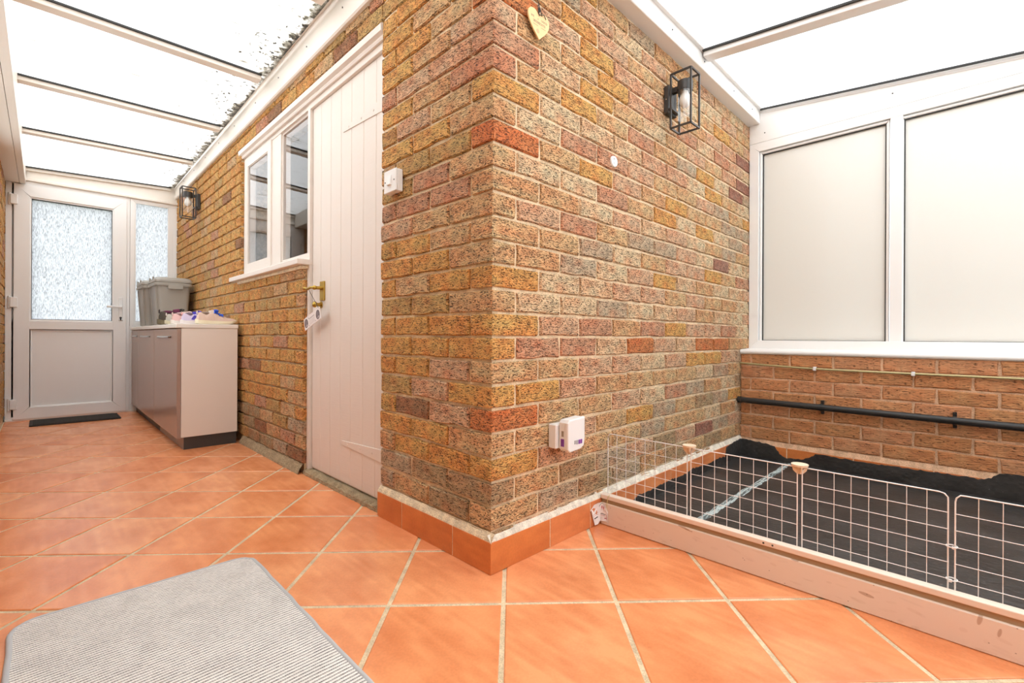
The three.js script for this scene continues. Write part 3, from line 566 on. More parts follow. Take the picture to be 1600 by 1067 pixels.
{
  const ry = (x) => 2.172 - 0.1035 * (x - 0.07), ez = [-2.26, -1.40, -0.5, 0.4, 1.25];
  ez.forEach((z, k) => {
    const a = V(0.07, ry(0.07) - 0.004, z), b = V(2.3, ry(2.3) - 0.004, z);
    const body = beam(a, b, k ? 0.068 : 0.05, k ? 0.03 : 0.022, M.upvc, 'rafter', roofR, 0.005);
    beam(a.clone().add(V(0, 0.003, 0.04)), b.clone().add(V(0, 0.003, 0.04)), 0.012, 0.010, M.gasket, 'rafter_gasket', body, 0.001);
  });
  for (let k = 0; k < 4; k++) mesh('roof_sheet', quad(V(0.062, ry(0.062), ez[k + 1]), V(0.062, ry(0.062), ez[k]), V(2.42, ry(2.42), ez[k]), V(2.42, ry(2.42), ez[k + 1])), SH[2 + (k % 2)], roofR);
  mesh('outer_beam', rb(2.22, 2.36, 1.95, 2.0 - 0.06 + 0.0, -2.3, 1.3, 0.003), M.upvc, roofR);
}
const plateB = tag(group('trim_6'), 'white wall plate carrying the roof above the pale brick wall', 'trim', null, 'structure');
{
  const P = [[-0.02, 2.086], [0.058, 2.086], [0.061, 2.089], [0.061, 2.167], [0.078, 2.167], [0.080, 2.175], [0.03, 2.2], [0.0, 2.36], [-0.02, 2.36]];
  mesh('wall_plate', uvBox(extr(P, 2.24).translate(0, 0, -2.24)), M.upvc, plateB);
  for (const z of [-0.75, -1.05, -1.4, -1.8, -2.1]) mesh('screw', cyl(V(0.06, 2.13, z), V(0.0635, 2.13, z), 0.0035, 8), M.gasket, plateB);
}

// ------------------------------------------------------------------ outside
const ground = tag(mesh('ground', bx(-30, 30, -0.2, -0.07, -30, 30), std({ color: rgb(0.36, 0.38, 0.30), roughness: 0.95, map: mortarMap })), 'pale garden ground outside the glazed door', 'ground', null, 'structure');

// a clipped shrub beyond the sidelight, blurred by the glass
{
  const sh = tag(group('garden_shrub'), 'dark green garden shrub blurred behind the sidelight glass', 'shrub');
  const leaves = [];
  for (let k = 0; k < 220; k++) { const a = R(0, 6.3), h = R(0.25, 1.25), r = 0.22 * Math.sqrt(rnd()) * (1.3 - h * 0.5); const g = new THREE.SphereGeometry(0.045, 5, 4).scale(1, 0.35, 0.6).rotateX(R(-1, 1)).rotateY(R(0, 6)).translate(r * Math.cos(a), h, r * Math.sin(a)); leaves.push(g); }
  mesh('foliage', merge(leaves), std({ color: rgb(0.05, 0.10, 0.04), roughness: 0.8 }), sh);
  mesh('stem', cyl(V(0, 0, 0), V(0, 0.5, 0), 0.02, 8), std({ color: rgb(0.12, 0.08, 0.05), roughness: 0.9 }), sh);
  sh.position.set(-5.35, -0.07, -0.10);
}

// ------------------------------------------------------------------ wire pen in the right corner
{
  const scuff = canvasTex(2048, 128, (c, w, h) => {
    c.fillStyle = '#ffffff'; c.fillRect(0, 0, w, h);
    let s = 99; const r = () => { s = (Math.imul(s, 1664525) + 1013904223) | 0; return (s >>> 8) / 16777216; };
    for (let k = 0; k < 130; k++) { c.fillStyle = `rgba(140,100,65,${0.02 + 0.05 * r()})`; c.beginPath(); c.ellipse(r() * w, r() * h, 3 + 22 * r(), 1 + 5 * r(), (r() - 0.5) * 0.6, 0, 7); c.fill(); }
    for (const [x, y, a, b] of [[330, 34, 20, 3], [345, 38, 14, 2], [1000, 40, 4, 16], [1030, 60, 3, 12], [1240, 36, 5, 12], [1150, 64, 24, 3], [800, 70, 16, 5], [640, 30, 12, 3]]) { c.fillStyle = 'rgba(120,75,40,0.30)'; c.beginPath(); c.ellipse(x, y, a, b, 0.15, 0, 7); c.fill(); }
    for (let k = 0; k < 40; k++) { c.fillStyle = 'rgba(60,35,20,0.5)'; c.fillRect(r() * w, r() * h, 2, 2); }
  });
  const bm = std({ color: rgb(0.86, 0.71, 0.59), map: scuff, roughness: 0.5 });
  const bd = tag(group('pen_board'), 'long beige plastic board with a raised top rail in front of the wire pen', 'board');
  const face = rb(0.015, 2.18, 0.0015, 0.083, -0.583, -0.565, 0.002);
  { const p = face.attributes.position, u = face.attributes.uv; for (let i = 0; i < p.count; i++) u.setXY(i, p.getX(i) / 2.18, p.getY(i) / 0.11); }
  mesh('face_board', face, bm, bd);
  const plain = std({ color: rgb(0.87, 0.72, 0.60), roughness: 0.5 });
  mesh('groove', bx(0.016, 2.18, 0.081, 0.099, -0.585, -0.574), std({ color: rgb(0.42, 0.28, 0.16), roughness: 0.7 }), bd);
  mesh('top_rail', rb(0.013, 2.18, 0.0985, 0.1155, -0.5972, -0.5675, 0.003), plain, bd);
  for (const x of [0.60, 0.625]) mesh('screw_hole', cyl(V(x, 0.107, -0.568), V(x, 0.107, -0.5665), 0.0028, 8), M.gasket, bd);
  tag(mesh('straw_wisp', tube([V(0.052, 0.1170, -0.572), V(0.05, 0.112, -0.5650), V(0.047, 0.085, -0.5615), V(0.045, 0.062, -0.5625)], 0.0011, 16, 6), std({ color: rgb(0.72, 0.62, 0.28), roughness: 0.8 })), 'dry straw wisp hanging over the beige pen board', 'straw');

  const gr = 'wire panels of the pen', PZ = -0.6035;
  const wl = ['wire mesh panel against the pale brick wall, leftmost of the pen', 'wire mesh panel between the two cream connectors of the pen', 'wire mesh panel from the right cream connector to the looped join', 'wire mesh panel at the right edge, beyond the looped join'];
  const gV = cyl(V(0, 0.008, 0), V(0, 0.345, 0), 0.0010, 6), gVb = cyl(V(0, 0.008, 0), V(0, 0.338, 0), 0.0021, 8);
  [[0.023, 0.345], [0.359, 0.681], [0.693, 1.008], [1.021, 1.345]].forEach(([a, b], k) => {
    const p = tag(group('wire_panel'), wl[k], 'wire panel', gr);
    const gH = cyl(V(0, 0, 0), V(b - a, 0, 0), 0.0010, 6);
    const rim = [V(a, 0.012, 0), V(a, 0.33, 0), V(a + 0.002, 0.338, 0), V(a + 0.008, 0.3455, 0), V(a + 0.02, 0.3465, 0), V(b - 0.02, 0.3465, 0), V(b - 0.008, 0.3455, 0), V(b - 0.002, 0.338, 0), V(b, 0.33, 0), V(b, 0.012, 0)];
    mesh('rim_wire', tube(rim, 0.0018, 90, 7, 0.1), M.wire, p);
    const n = 8;
    for (let q = 1; q < n; q++) { const m = mesh('wire', gV, M.wire, p); m.position.x = a + ((b - a) * q) / n; }
    for (let q = 0; q < 8; q++) { const m = mesh('wire', gH, M.wire, p); m.position.set(a, 0.0145 + 0.0407 * q, 0.002); }
    p.position.z = PZ + [0.0, 0.002, -0.001, 0.001][k];
  });
  for (const [x, lb] of [[0.352, 'cream plastic connector cap nearer the pale brick wall'], [0.687, 'cream plastic connector cap in the middle of the pen front']]) {
    const c = tag(group('panel_connector'), lb, 'connector', 'plastic connectors of the pen');
    mesh('cap', new THREE.CylinderGeometry(0.0225, 0.0215, 0.006, 26).translate(0, 0.353, 0), M.cap, c);
    for (let q = 0; q < 4; q++) { const g = extr([[0.003, 0.350], [0.020, 0.350], [0.017, 0.337], [0.009, 0.329], [0.004, 0.329]], 0.003, 0.0006).translate(0, 0, -0.0015).rotateY(q * Math.PI / 2 + 0.5); mesh('fin', g, M.cap, c); }
    mesh('hub', new THREE.CylinderGeometry(0.0065, 0.005, 0.024, 14).translate(0, 0.339, 0), M.cap, c);
    c.position.set(x, 0, PZ);
  }
  const tie = tag(mesh('cable_tie', merge([new THREE.TorusGeometry(0.0105, 0.0016, 6, 18).rotateX(Math.PI / 2).translate(1.015, 0.137, PZ), new THREE.BoxGeometry(0.006, 0.006, 0.006).translate(1.013, 0.137, PZ + 0.011)]), M.white), 'small white tie low on the looped join of the pen', 'cable tie');
  tag(mesh('cable_tie', merge([new THREE.TorusGeometry(0.0105, 0.0016, 6, 18).rotateX(Math.PI / 2).translate(1.015, 0.218, PZ), new THREE.BoxGeometry(0.005, 0.005, 0.006).translate(1.018, 0.218, PZ + 0.011)]), M.whiteWarm), 'small cream tie halfway up the looped join of the pen', 'cable tie');

  // pale strip of tape over the bitumen
  const P = [], n = 60, rows = []; let wob = 0;
  for (let i = 0; i <= n; i++) { const z = -0.64 - (1.42 * i) / n; wob = wob * 0.8 + R(-0.002, 0.002); rows.push([[0.262 + wob + R(-0.003, 0.003), 0.0042, z], [0.27 + wob, 0.0062, z], [0.288 + wob, 0.0060, z], [0.294 + wob + R(-0.004, 0.003), 0.0042, z]]); }
  for (let i = 0; i < n; i++) for (let c = 0; c < 3; c++) { const a = rows[i][c], b = rows[i][c + 1], e = rows[i + 1][c + 1], f = rows[i + 1][c]; P.push(...a, ...b, ...e, ...a, ...e, ...f); }
  const g = new THREE.BufferGeometry(); g.setAttribute('position', new THREE.Float32BufferAttribute(P, 3)); g.computeVertexNormals();
  const st = noiseField(256, 256, 40, 9, 81), st2 = noiseField(256, 256, 90, 50, 82);
  const tapeMap = dataTex(256, 256, (i) => { const l = st[i] * 0.6 + st2[i] * 0.4 > 0.42 ? 0.70 + 0.2 * st2[i] : 0.40; return [l * 0.95, l, l * 1.0]; }, true, [6, 1.2]);
  tag(mesh('joint_tape', uvBox(g), std({ color: rgb(0.85, 0.9, 0.9), map: tapeMap, roughness: 0.7, side: THREE.DoubleSide })), 'pale worn strip of joint tape across the black pen floor', 'tape');

  // folded paper label in the corner of skirting and board
  const pt = canvasTex(512, 512, (c, w, h) => {
    c.fillStyle = '#f7f4f2'; c.fillRect(0, 0, w, h);
    c.fillStyle = '#c2303a'; for (let q = 0; q < 3; q++) c.fillRect(292 + q * 34, 90 + q * 6, 20, 84);
    c.strokeStyle = '#453a3a'; c.lineWidth = 9; c.beginPath(); c.arc(330, 120, 96, 3.3, 6.0); c.stroke();
    c.fillStyle = '#c9a0a0'; c.fillRect(60, 250, 170, 10); c.fillRect(70, 290, 160, 8); c.fillRect(280, 200, 170, 10);
    c.fillStyle = '#2c2626'; for (let q = 0; q < 6; q++) c.fillRect(280 + q * 24, 296, 15, 34);
    c.fillRect(60, 340, 150, 22); c.fillStyle = '#b04a50'; c.fillRect(280, 350, 120, 10); c.fillRect(440, 280, 18, 150); c.fillRect(390, 410, 80, 26);
  });
  const rowsP = [[-1, 0.72, 0.85], [-0.62, 0.95, 0.02], [-0.25, 1.0, 0.0], [0, 0.96, 0.12], [0.3, 1.0, 0.14], [0.7, 0.93, 0.16], [1, 0.62, 0.10]];
  const Q = [], UV = [], at = (k, t) => { const [u, hi, lo] = rowsP[k], y = 0.004 + 0.082 * (lo * 0.9 + (hi - lo * 0.9) * t); return u < 0 ? [0.0148 + 0.004 * Math.sin(t * 5 + k), y, -0.558 - u * 0.056] : [0.016 + u * 0.036, y, -0.5618 + 0.003 * Math.sin(t * 4 + k * 2)]; };
  for (let k = 0; k < rowsP.length - 1; k++) for (let t = 0; t < 4; t++) { const c = [[k, t], [k + 1, t], [k + 1, t + 1], [k, t], [k + 1, t + 1], [k, t + 1]]; for (const [a, b] of c) { Q.push(...at(a, b / 4)); UV.push((rowsP[a][0] + 1) / 2, b / 4); } }
  const pg = new THREE.BufferGeometry(); pg.setAttribute('position', new THREE.Float32BufferAttribute(Q, 3)); pg.setAttribute('uv', new THREE.Float32BufferAttribute(UV, 2)); pg.computeVertexNormals();
  tag(mesh('paper_label', pg, std({ color: 0xffffff, map: pt, roughness: 0.8, side: THREE.DoubleSide })), 'crumpled white printed paper label where the skirting meets the pen board', 'label');
}

// ------------------------------------------------------------------ pipes on the low wall
{
  const dp = tag(group('drain_pipe'), 'black plastic waste pipe clipped along the low red-brown wall', 'pipe');
  mesh('pipe', cyl(V(0.0, 0.347, -2.062), V(2.2, 0.333, -2.062), 0.0175, 24), M.black, dp);
  mesh('end_collar', cyl(V(0.0, 0.347, -2.062), V(0.02, 0.347, -2.062), 0.0205, 24), M.black, dp);
  for (const [x, y] of [[0.439, 0.3445], [0.974, 0.341], [1.5, 0.338]]) {
    const c = mesh('pipe_clip', new THREE.CylinderGeometry(0.0205, 0.0205, 0.014, 24, 1, true).rotateZ(Math.PI / 2).translate(x, y, -2.062), M.black, dp);
    for (const q of [-1, 1]) mesh('clip_lug', merge([bx(x - 0.007, x + 0.007, y + q * 0.0275 - 0.0095, y + q * 0.0275 + 0.0095, -2.100, -2.078), cyl(V(x, y + q * 0.03, -2.079), V(x, y + q * 0.03, -2.074), 0.005, 8)]), M.black, c);
  }
  const cp = tag(group('copper_pipe'), 'thin tarnished copper pipe under the white window sill', 'pipe');
  mesh('pipe', tube([V(0.0, 0.572, -2.083), V(0.2, 0.562, -2.084), V(0.5, 0.553, -2.084), V(1.2, 0.551, -2.084), V(2.2, 0.55, -2.084)], 0.0058, 60, 12), M.copper, cp);
  for (const [x, y] of [[0.4, 0.556], [0.822, 0.552], [1.4, 0.551]]) mesh('pipe_clip', rb(x - 0.0075, x + 0.0075, y - 0.011, y + 0.010, -2.101, -2.075, 0.003), M.white, cp);
}

// ------------------------------------------------------------------ wall lamps
function wallLamp(label) {
  const t = tag(group('wall_lantern'), label, 'wall lamp', 'black box lanterns');
  mesh('back_plate', rb(-0.042, 0.042, -0.045, 0.085, 0.0, 0.024, 0.004), M.lampBlack, t);
  mesh('screw', cyl(V(-0.0425, 0.02, 0.012), V(-0.041, 0.02, 0.012), 0.003, 8), M.steel, t);
  const f = 0.0075, w = 0.044, z0 = 0.036, z1 = 0.132, y0 = -0.125, y1 = 0.125, bars = [];
  for (const x of [-w, w]) for (const z of [z0, z1]) bars.push(bx(x - f / 2, x + f / 2, y0, y1, z - f / 2, z + f / 2));
  for (const y of [y0, y1]) { for (const x of [-w, w]) bars.push(bx(x - f / 2, x + f / 2, y - f / 2, y + f / 2, z0, z1)); for (const z of [z0, z1]) bars.push(bx(-w, w, y - f / 2, y + f / 2, z - f / 2, z + f / 2)); }
  mesh('cage', merge(bars), M.lampBlack, t);
  mesh('arm', bx(-0.012, 0.012, 0.055, 0.078, 0.02, 0.06), M.lampBlack, t);
  mesh('bracket', bx(-0.042, 0.042, -0.034, -0.026, 0.02, 0.04), M.lampBlack, t);
  const zc = 0.084;
  mesh('lamp_cap', new THREE.CylinderGeometry(0.034, 0.034, 0.045, 30).translate(0, 0.069, zc), M.lampBlack, t);
  mesh('glass_tube', new THREE.CylinderGeometry(0.031, 0.031, 0.135, 30, 1, true).translate(0, -0.015, zc), M.lampGlass, t);
  const b = mesh('bulb', new THREE.LatheGeometry([[0.0001, -0.042], [0.015, -0.038], [0.025, -0.024], [0.0265, -0.010], [0.0235, 0.004], [0.016, 0.02], [0.013, 0.034]].map(([r, y]) => new THREE.Vector2(r, y)), 24).translate(0, 0.014, zc), std({ color: rgb(0.9, 0.89, 0.86), roughness: 0.25 }), t);
  mesh('bulb_base', new THREE.CylinderGeometry(0.0125, 0.0125, 0.02, 16).translate(0, 0.05, zc), M.steel, b);
  return t;
}
const lampB = wallLamp('black cage lantern on the pale brick wall, upper right'); lampB.position.set(0.0, 1.825, -1.133); lampB.rotation.y = Math.PI / 2;
const lampA = wallLamp('small-looking black cage lantern above the grey tubs by the end door'); lampA.position.set(-3.72, 1.852, 0.022); lampA.rotation.y = TA;

// ------------------------------------------------------------------ small fittings
{
  const s = tag(group('light_switch'), 'white light switch on the brick pier beside the plank door', 'light switch'); s.position.z = 0.003; s.rotation.y = TA;
  mesh('switch_box', rb(-0.588, -0.502, 1.280, 1.365, -0.002, 0.021, 0.004), M.white, s);
  const f = mesh('face_plate', rb(-0.589, -0.501, 1.279, 1.366, 0.0215, 0.030, 0.004), M.white, s);
  mesh('rocker', extr([[-0.0, 0.018], [0.004, 0.018], [0.0075, -0.016], [0, -0.018]], 0.024, 0.0006).rotateY(-Math.PI / 2).translate(-0.533, 1.324, 0.030), M.white, f);
  for (const x of [-0.578, -0.514]) mesh('screw', cyl(V(x, 1.322, 0.0298), V(x, 1.322, 0.0308), 0.003, 8), M.gasket, f);

  const d = tag(group('wall_disc'), 'small round white cap on the pale brick wall', 'cap');
  mesh('disc', new THREE.CylinderGeometry(0.021, 0.023, 0.006, 28).rotateZ(-Math.PI / 2), M.white, d);
  for (const [y, r] of [[0.009, 0.0028], [-0.008, 0.002]]) mesh('hole', cyl(V(0.0025, y, 0.003), V(0.0033, y, 0.003), r, 10), M.gasket, d);
  d.position.set(0.005, 1.441, -0.664);

  // plug-in unit: coordinates x out of the wall, z along it
  const u = tag(group('plug_in_unit'), 'white plug-in unit with purple window on its socket, low on the pale wall', 'plug-in unit');
  mesh('socket_box', rb(0, 0.034, 0.342, 0.425, -0.352, -0.268, 0.004), M.white, u);
  const body = [[-0.366, 0.444], [-0.366, 0.372], [-0.361, 0.350], [-0.345, 0.342], [-0.292, 0.338], [-0.284, 0.346], [-0.284, 0.432], [-0.292, 0.440]];
  const bdy = mesh('unit_body', extr(body.map(([z, y]) => [-z, y]), 0.022, 0.003, 3).rotateY(Math.PI / 2).translate(0.040, 0, 0), M.white, u);
  const fc = mesh('unit_face', extr(body.map(([z, y]) => [-z + (z < -0.33 ? 0.003 : -0.002), y]), 0.008, 0.004, 3).rotateY(Math.PI / 2).translate(0.068, 0, 0), M.white, u);
  const purple = std({ color: rgb(0.22, 0.06, 0.35), roughness: 0.3 });
  mesh('purple_window', rb(0.046, 0.060, 0.352, 0.378, -0.2825, -0.2795, 0.001), purple, bdy);
  mesh('vent_mark', bx(0.049, 0.058, 0.386, 0.405, -0.2818, -0.2803), std({ color: rgb(0.35, 0.27, 0.2), roughness: 0.6 }), bdy);
  for (let k = 0; k < 4; k++) mesh('slot', rb(0.0785, 0.0812, 0.357 + (k === 0 ? 0.002 : 0), 0.372, -0.312 - k * 0.0115 - 0.0095, -0.312 - k * 0.0115, 0.001), k > 1 ? purple : std({ color: rgb(0.42, 0.40, 0.42), roughness: 0.4 }), fc);

  // wooden heart
  const h = tag(group('hanging_heart'), 'small pale wooden heart plaque with printed words hanging on the brick', 'plaque');
  const S = new THREE.Shape(); S.moveTo(0, -0.052); S.bezierCurveTo(-0.018, -0.034, -0.052, -0.012, -0.052, 0.018); S.bezierCurveTo(-0.052, 0.042, -0.012, 0.054, 0, 0.022); S.bezierCurveTo(0.012, 0.054, 0.052, 0.042, 0.052, 0.018); S.bezierCurveTo(0.052, -0.012, 0.018, -0.034, 0, -0.052);
  const hg = new THREE.ExtrudeGeometry(S, { depth: 0.004, bevelEnabled: true, bevelSize: 0.0006, bevelThickness: 0.0006, bevelSegments: 1, curveSegments: 18 });
  { const p = hg.attributes.position, uv = hg.attributes.uv; for (let i = 0; i < p.count; i++) uv.setXY(i, p.getX(i) / 0.11 + 0.5, p.getY(i) / 0.11 + 0.5); }
  const ht = canvasTex(512, 512, (c, w, hh) => {
    c.fillStyle = '#f3d7a4'; c.fillRect(0, 0, w, hh);
    for (let k = 0; k < 60; k++) { c.fillStyle = `rgba(190,140,80,${0.05 + 0.1 * ((k * 37) % 10) / 10})`; c.fillRect(0, (k * 83) % 512, 512, 2 + (k % 3)); }
    c.fillStyle = '#4f463a'; c.textAlign = 'center'; c.font = 'bold 44px serif'; c.fillText('WE', 110, 205); c.font = 'bold 28px serif'; c.fillText('IT', 235, 205); c.font = 'bold 46px serif'; c.fillText('GOOD', 375, 205);
    c.font = 'bold 52px serif'; c.fillText('MOMENTS', 262, 268);
    c.fillStyle = '#7a6a55'; c.fillRect(120, 296, 110, 6); c.fillRect(300, 296, 110, 6); c.fillStyle = 'rgba(235,150,120,0.55)'; c.beginPath(); c.arc(225, 380, 34, 0, 7); c.fill();
  });
  mesh('heart', hg, std({ color: rgb(1.0, 0.93, 0.85), map: ht, roughness: 0.6 }), h);
  mesh('twine', tube([V(0.014, 0.03, 0.006), V(0.002, 0.062, 0.004), V(-0.004, 0.095, 0.0), V(0.0, 0.16, -0.008)], 0.0014, 20, 6), M.cord, h);
  mesh('bow', merge([tube([V(0, 0.028, 0.006), V(-0.008, 0.045, 0.008), V(-0.004, 0.06, 0.006)], 0.0016, 12, 6), tube([V(0, 0.028, 0.006), V(0.02, 0.036, 0.008), V(0.034, 0.028, 0.006)], 0.0014, 12, 6), new THREE.SphereGeometry(0.005, 10, 8).scale(0.8, 1.8, 0.8).translate(0.001, 0.046, 0.006)]), M.cord, h);
  h.position.set(0.012, 1.772, -0.192); h.rotation.set(0, Math.PI / 2, 0); h.rotateZ(0.02);

  // card hanging from the brass lever
  const ct = canvasTex(512, 256, (c, w, hh) => {
    c.fillStyle = '#e9e1de'; c.fillRect(0, 0, w, hh);
    for (const [x, s] of [[70, 1], [442, 1]]) { c.fillStyle = '#5d5152'; c.beginPath(); c.ellipse(x, 130, 56, 96, 0, 0, 7); c.fill(); c.fillStyle = '#7d7072'; c.beginPath(); c.ellipse(x, 108, 36, 58, 0, 0, 7); c.fill(); c.fillStyle = '#b8aaaa'; c.beginPath(); c.ellipse(x + 6, 182, 32, 18, -0.4, 0, 7); c.fill(); }
    c.strokeStyle = '#6a5d60'; c.lineWidth = 7; c.beginPath(); c.moveTo(160, 82); for (let k = 0; k < 12; k++) c.lineTo(166 + k * 16, 78 + (k % 2 ? 14 : -8)); c.stroke();
    c.lineWidth = 3; c.strokeStyle = '#94878a'; for (const y of [120, 148, 176, 202]) { c.beginPath(); c.moveTo(165, y); for (let k = 0; k < 18; k++) c.lineTo(168 + k * 10, y + (k % 2 ? 5 : -4)); c.stroke(); }
    c.fillStyle = '#4a4044'; for (const [x, y] of [[150, 50], [150, 214], [358, 214]]) { c.beginPath(); c.arc(x, y, 8, 0, 7); c.fill(); }
  });
  const k = tag(group('door_sign'), 'small printed card on a cord hanging from the brass lever', 'sign');
  const cg = uvBox(rb(-0.1, 0.1, -0.031, 0.031, 0, 0.003, 0.001)); { const p = cg.attributes.position, uv = cg.attributes.uv; for (let i = 0; i < p.count; i++) uv.setXY(i, p.getX(i) / 0.2 + 0.5, p.getY(i) / 0.062 + 0.5); }
  mesh('card', cg, std({ color: 0xffffff, map: ct, roughness: 0.6 }), k);
  mesh('cord', merge([tube([V(-0.09, 0.028, 0.004), V(-0.055, 0.09, 0.003), V(-0.022, 0.160, 0.0)], 0.0013, 14, 6), tube([V(0.09, 0.028, 0.004), V(0.045, 0.095, 0.003), V(-0.006, 0.164, 0.0)], 0.0013, 14, 6), tube([V(-0.022, 0.160, 0.0), V(-0.016, 0.168, -0.004), V(-0.010, 0.169, -0.004), V(-0.006, 0.164, 0.0)], 0.0013, 10, 6)]), M.cord, k);
  k.position.set(-1.315, 0.811, 0.0175); k.rotation.set(0.0, TA, 0.30);
}

// ------------------------------------------------------------------ base units, worktop and what stands on it
{
  const units = [[-3.345, -2.496, 'taupe gloss base unit nearest the camera, with pale end panel'], [-4.18, -3.349, 'taupe gloss base unit in the middle of the row'], [-4.62, -4.184, 'narrow taupe gloss base unit beside the end door']];
  units.forEach(([x0, x1, lb], k) => {
    const u = tag(group('base_unit'), lb, 'cabinet', 'base units in the passage');
    mesh('carcass', rb(x0, x1, 0.08, 0.771, 0.044, 0.360, 0.0015), M.carcass, u);
    const d = mesh('door', rb(x0 + 0.002, x1 - 0.001, 0.076, 0.766, 0.3615, 0.382, 0.002), M.cabDoor, u);
    const hx = (x0 + x1) / 2, hw = Math.min(0.23, (x1 - x0) * 0.36);
    mesh('handle', tube([V(hx - hw, 0.714, 0.382), V(hx - hw + 0.03, 0.714, 0.392), V(hx, 0.713, 0.396), V(hx + hw - 0.03, 0.714, 0.392), V(hx + hw, 0.714, 0.382)], 0.0065, 24, 8).scale(1, 1, 1), M.steel, d);
    mesh('plinth', bx(x0, x1 - (k ? 0 : 0.014), 0.0, 0.08, 0.046, 0.342), M.plinth, u);
    if (!k) mesh('plinth_face', bx(x0, x1 - 0.0142, 0.001, 0.079, 0.3421, 0.3445), std({ color: rgb(0.22, 0.16, 0.13), roughness: 0.3 }), u);
    else mesh('plinth_face', bx(x0, x1, 0.001, 0.079, 0.3421, 0.3445), M.plinth, u);
  });
  tag(mesh('worktop', rb(-4.63, -2.492, 0.772, 0.799, 0.040, 0.388, 0.004), M.worktop), 'cream worktop along the base units under the shoes and tubs', 'worktop');
}
function loft(rings, crease = 0.42) {                                              // rings of equal count, closed, capped at both ends
  const P = [], n = rings[0].length, cap = (r, up) => { const c = r.reduce((s, p) => s.add(p), V(0, 0, 0)).multiplyScalar(1 / n); for (let i = 0; i < n; i++) { const a = r[i], b = r[(i + 1) % n]; P.push(...c.toArray(), ...(up ? b : a).toArray(), ...(up ? a : b).toArray()); } };
  for (let k = 0; k < rings.length - 1; k++) for (let i = 0; i < n; i++) { const j = (i + 1) % n, a = rings[k][i], b = rings[k][j], c = rings[k + 1][j], d = rings[k + 1][i]; P.push(...a.toArray(), ...c.toArray(), ...b.toArray(), ...a.toArray(), ...d.toArray(), ...c.toArray()); }
  cap(rings[0], false); cap(rings[rings.length - 1], true);
  const g = new THREE.BufferGeometry(); g.setAttribute('position', new THREE.Float32BufferAttribute(P, 3)); return uvBox(toCreasedNormals(g, crease));
}
const rrect = (w, d, r, y, q = 5) => { const o = []; [[1, 1, 0], [-1, 1, 1], [-1, -1, 2], [1, -1, 3]].forEach(([sx, sz, k]) => { for (let i = 0; i <= q; i++) { const a = (k + i / q) * Math.PI / 2; o.push(V(sx * (w / 2 - r) + r * Math.cos(a), y, sz * (d / 2 - r) + r * Math.sin(a))); } }); return o; };
function tub(label) {
  const t = tag(group('storage_tub'), label, 'storage tub', 'grey tubs on the worktop');
  mesh('body', loft([rrect(0.29, 0.19, 0.03, 0), rrect(0.30, 0.20, 0.032, 0.006), rrect(0.345, 0.243, 0.036, 0.345), rrect(0.345, 0.243, 0.036, 0.352)]), M.tub, t);
  const lid = mesh('lid', loft([rrect(0.372, 0.270, 0.04, 0.345), rrect(0.376, 0.274, 0.042, 0.35), rrect(0.376, 0.274, 0.042, 0.364), rrect(0.362, 0.260, 0.04, 0.368), rrect(0.362, 0.260, 0.04, 0.374), rrect(0.372, 0.270, 0.04, 0.378), rrect(0.370, 0.268, 0.04, 0.394), rrect(0.358, 0.256, 0.04, 0.402), rrect(0.345, 0.243, 0.04, 0.414), rrect(0.30, 0.20, 0.04, 0.419)]), M.tubLid, t);
  mesh('clip', rb(0.172, 0.198, 0.318, 0.354, -0.06, 0.045, 0.003), M.tubLid, lid);
  for (const x of [-0.12, 0.06]) mesh('hinge_knuckle', cyl(V(x, 0.395, 0.128), V(x, 0.425, 0.128), 0.006, 8), M.tub, lid);
  for (const q of [-1, 1]) mesh('corner_rib', cyl(V(q * 0.125, 0.01, 0.101), V(q * 0.148, 0.34, 0.1225), 0.006, 8), M.tub, t);
  return t;
}
tub('grey lidded plastic tub nearer the camera, behind the shoes').position.set(-3.98, 0.7995, 0.185);
tub('grey lidded plastic tub half hidden behind the nearer tub').position.set(-4.39, 0.7995, 0.222);

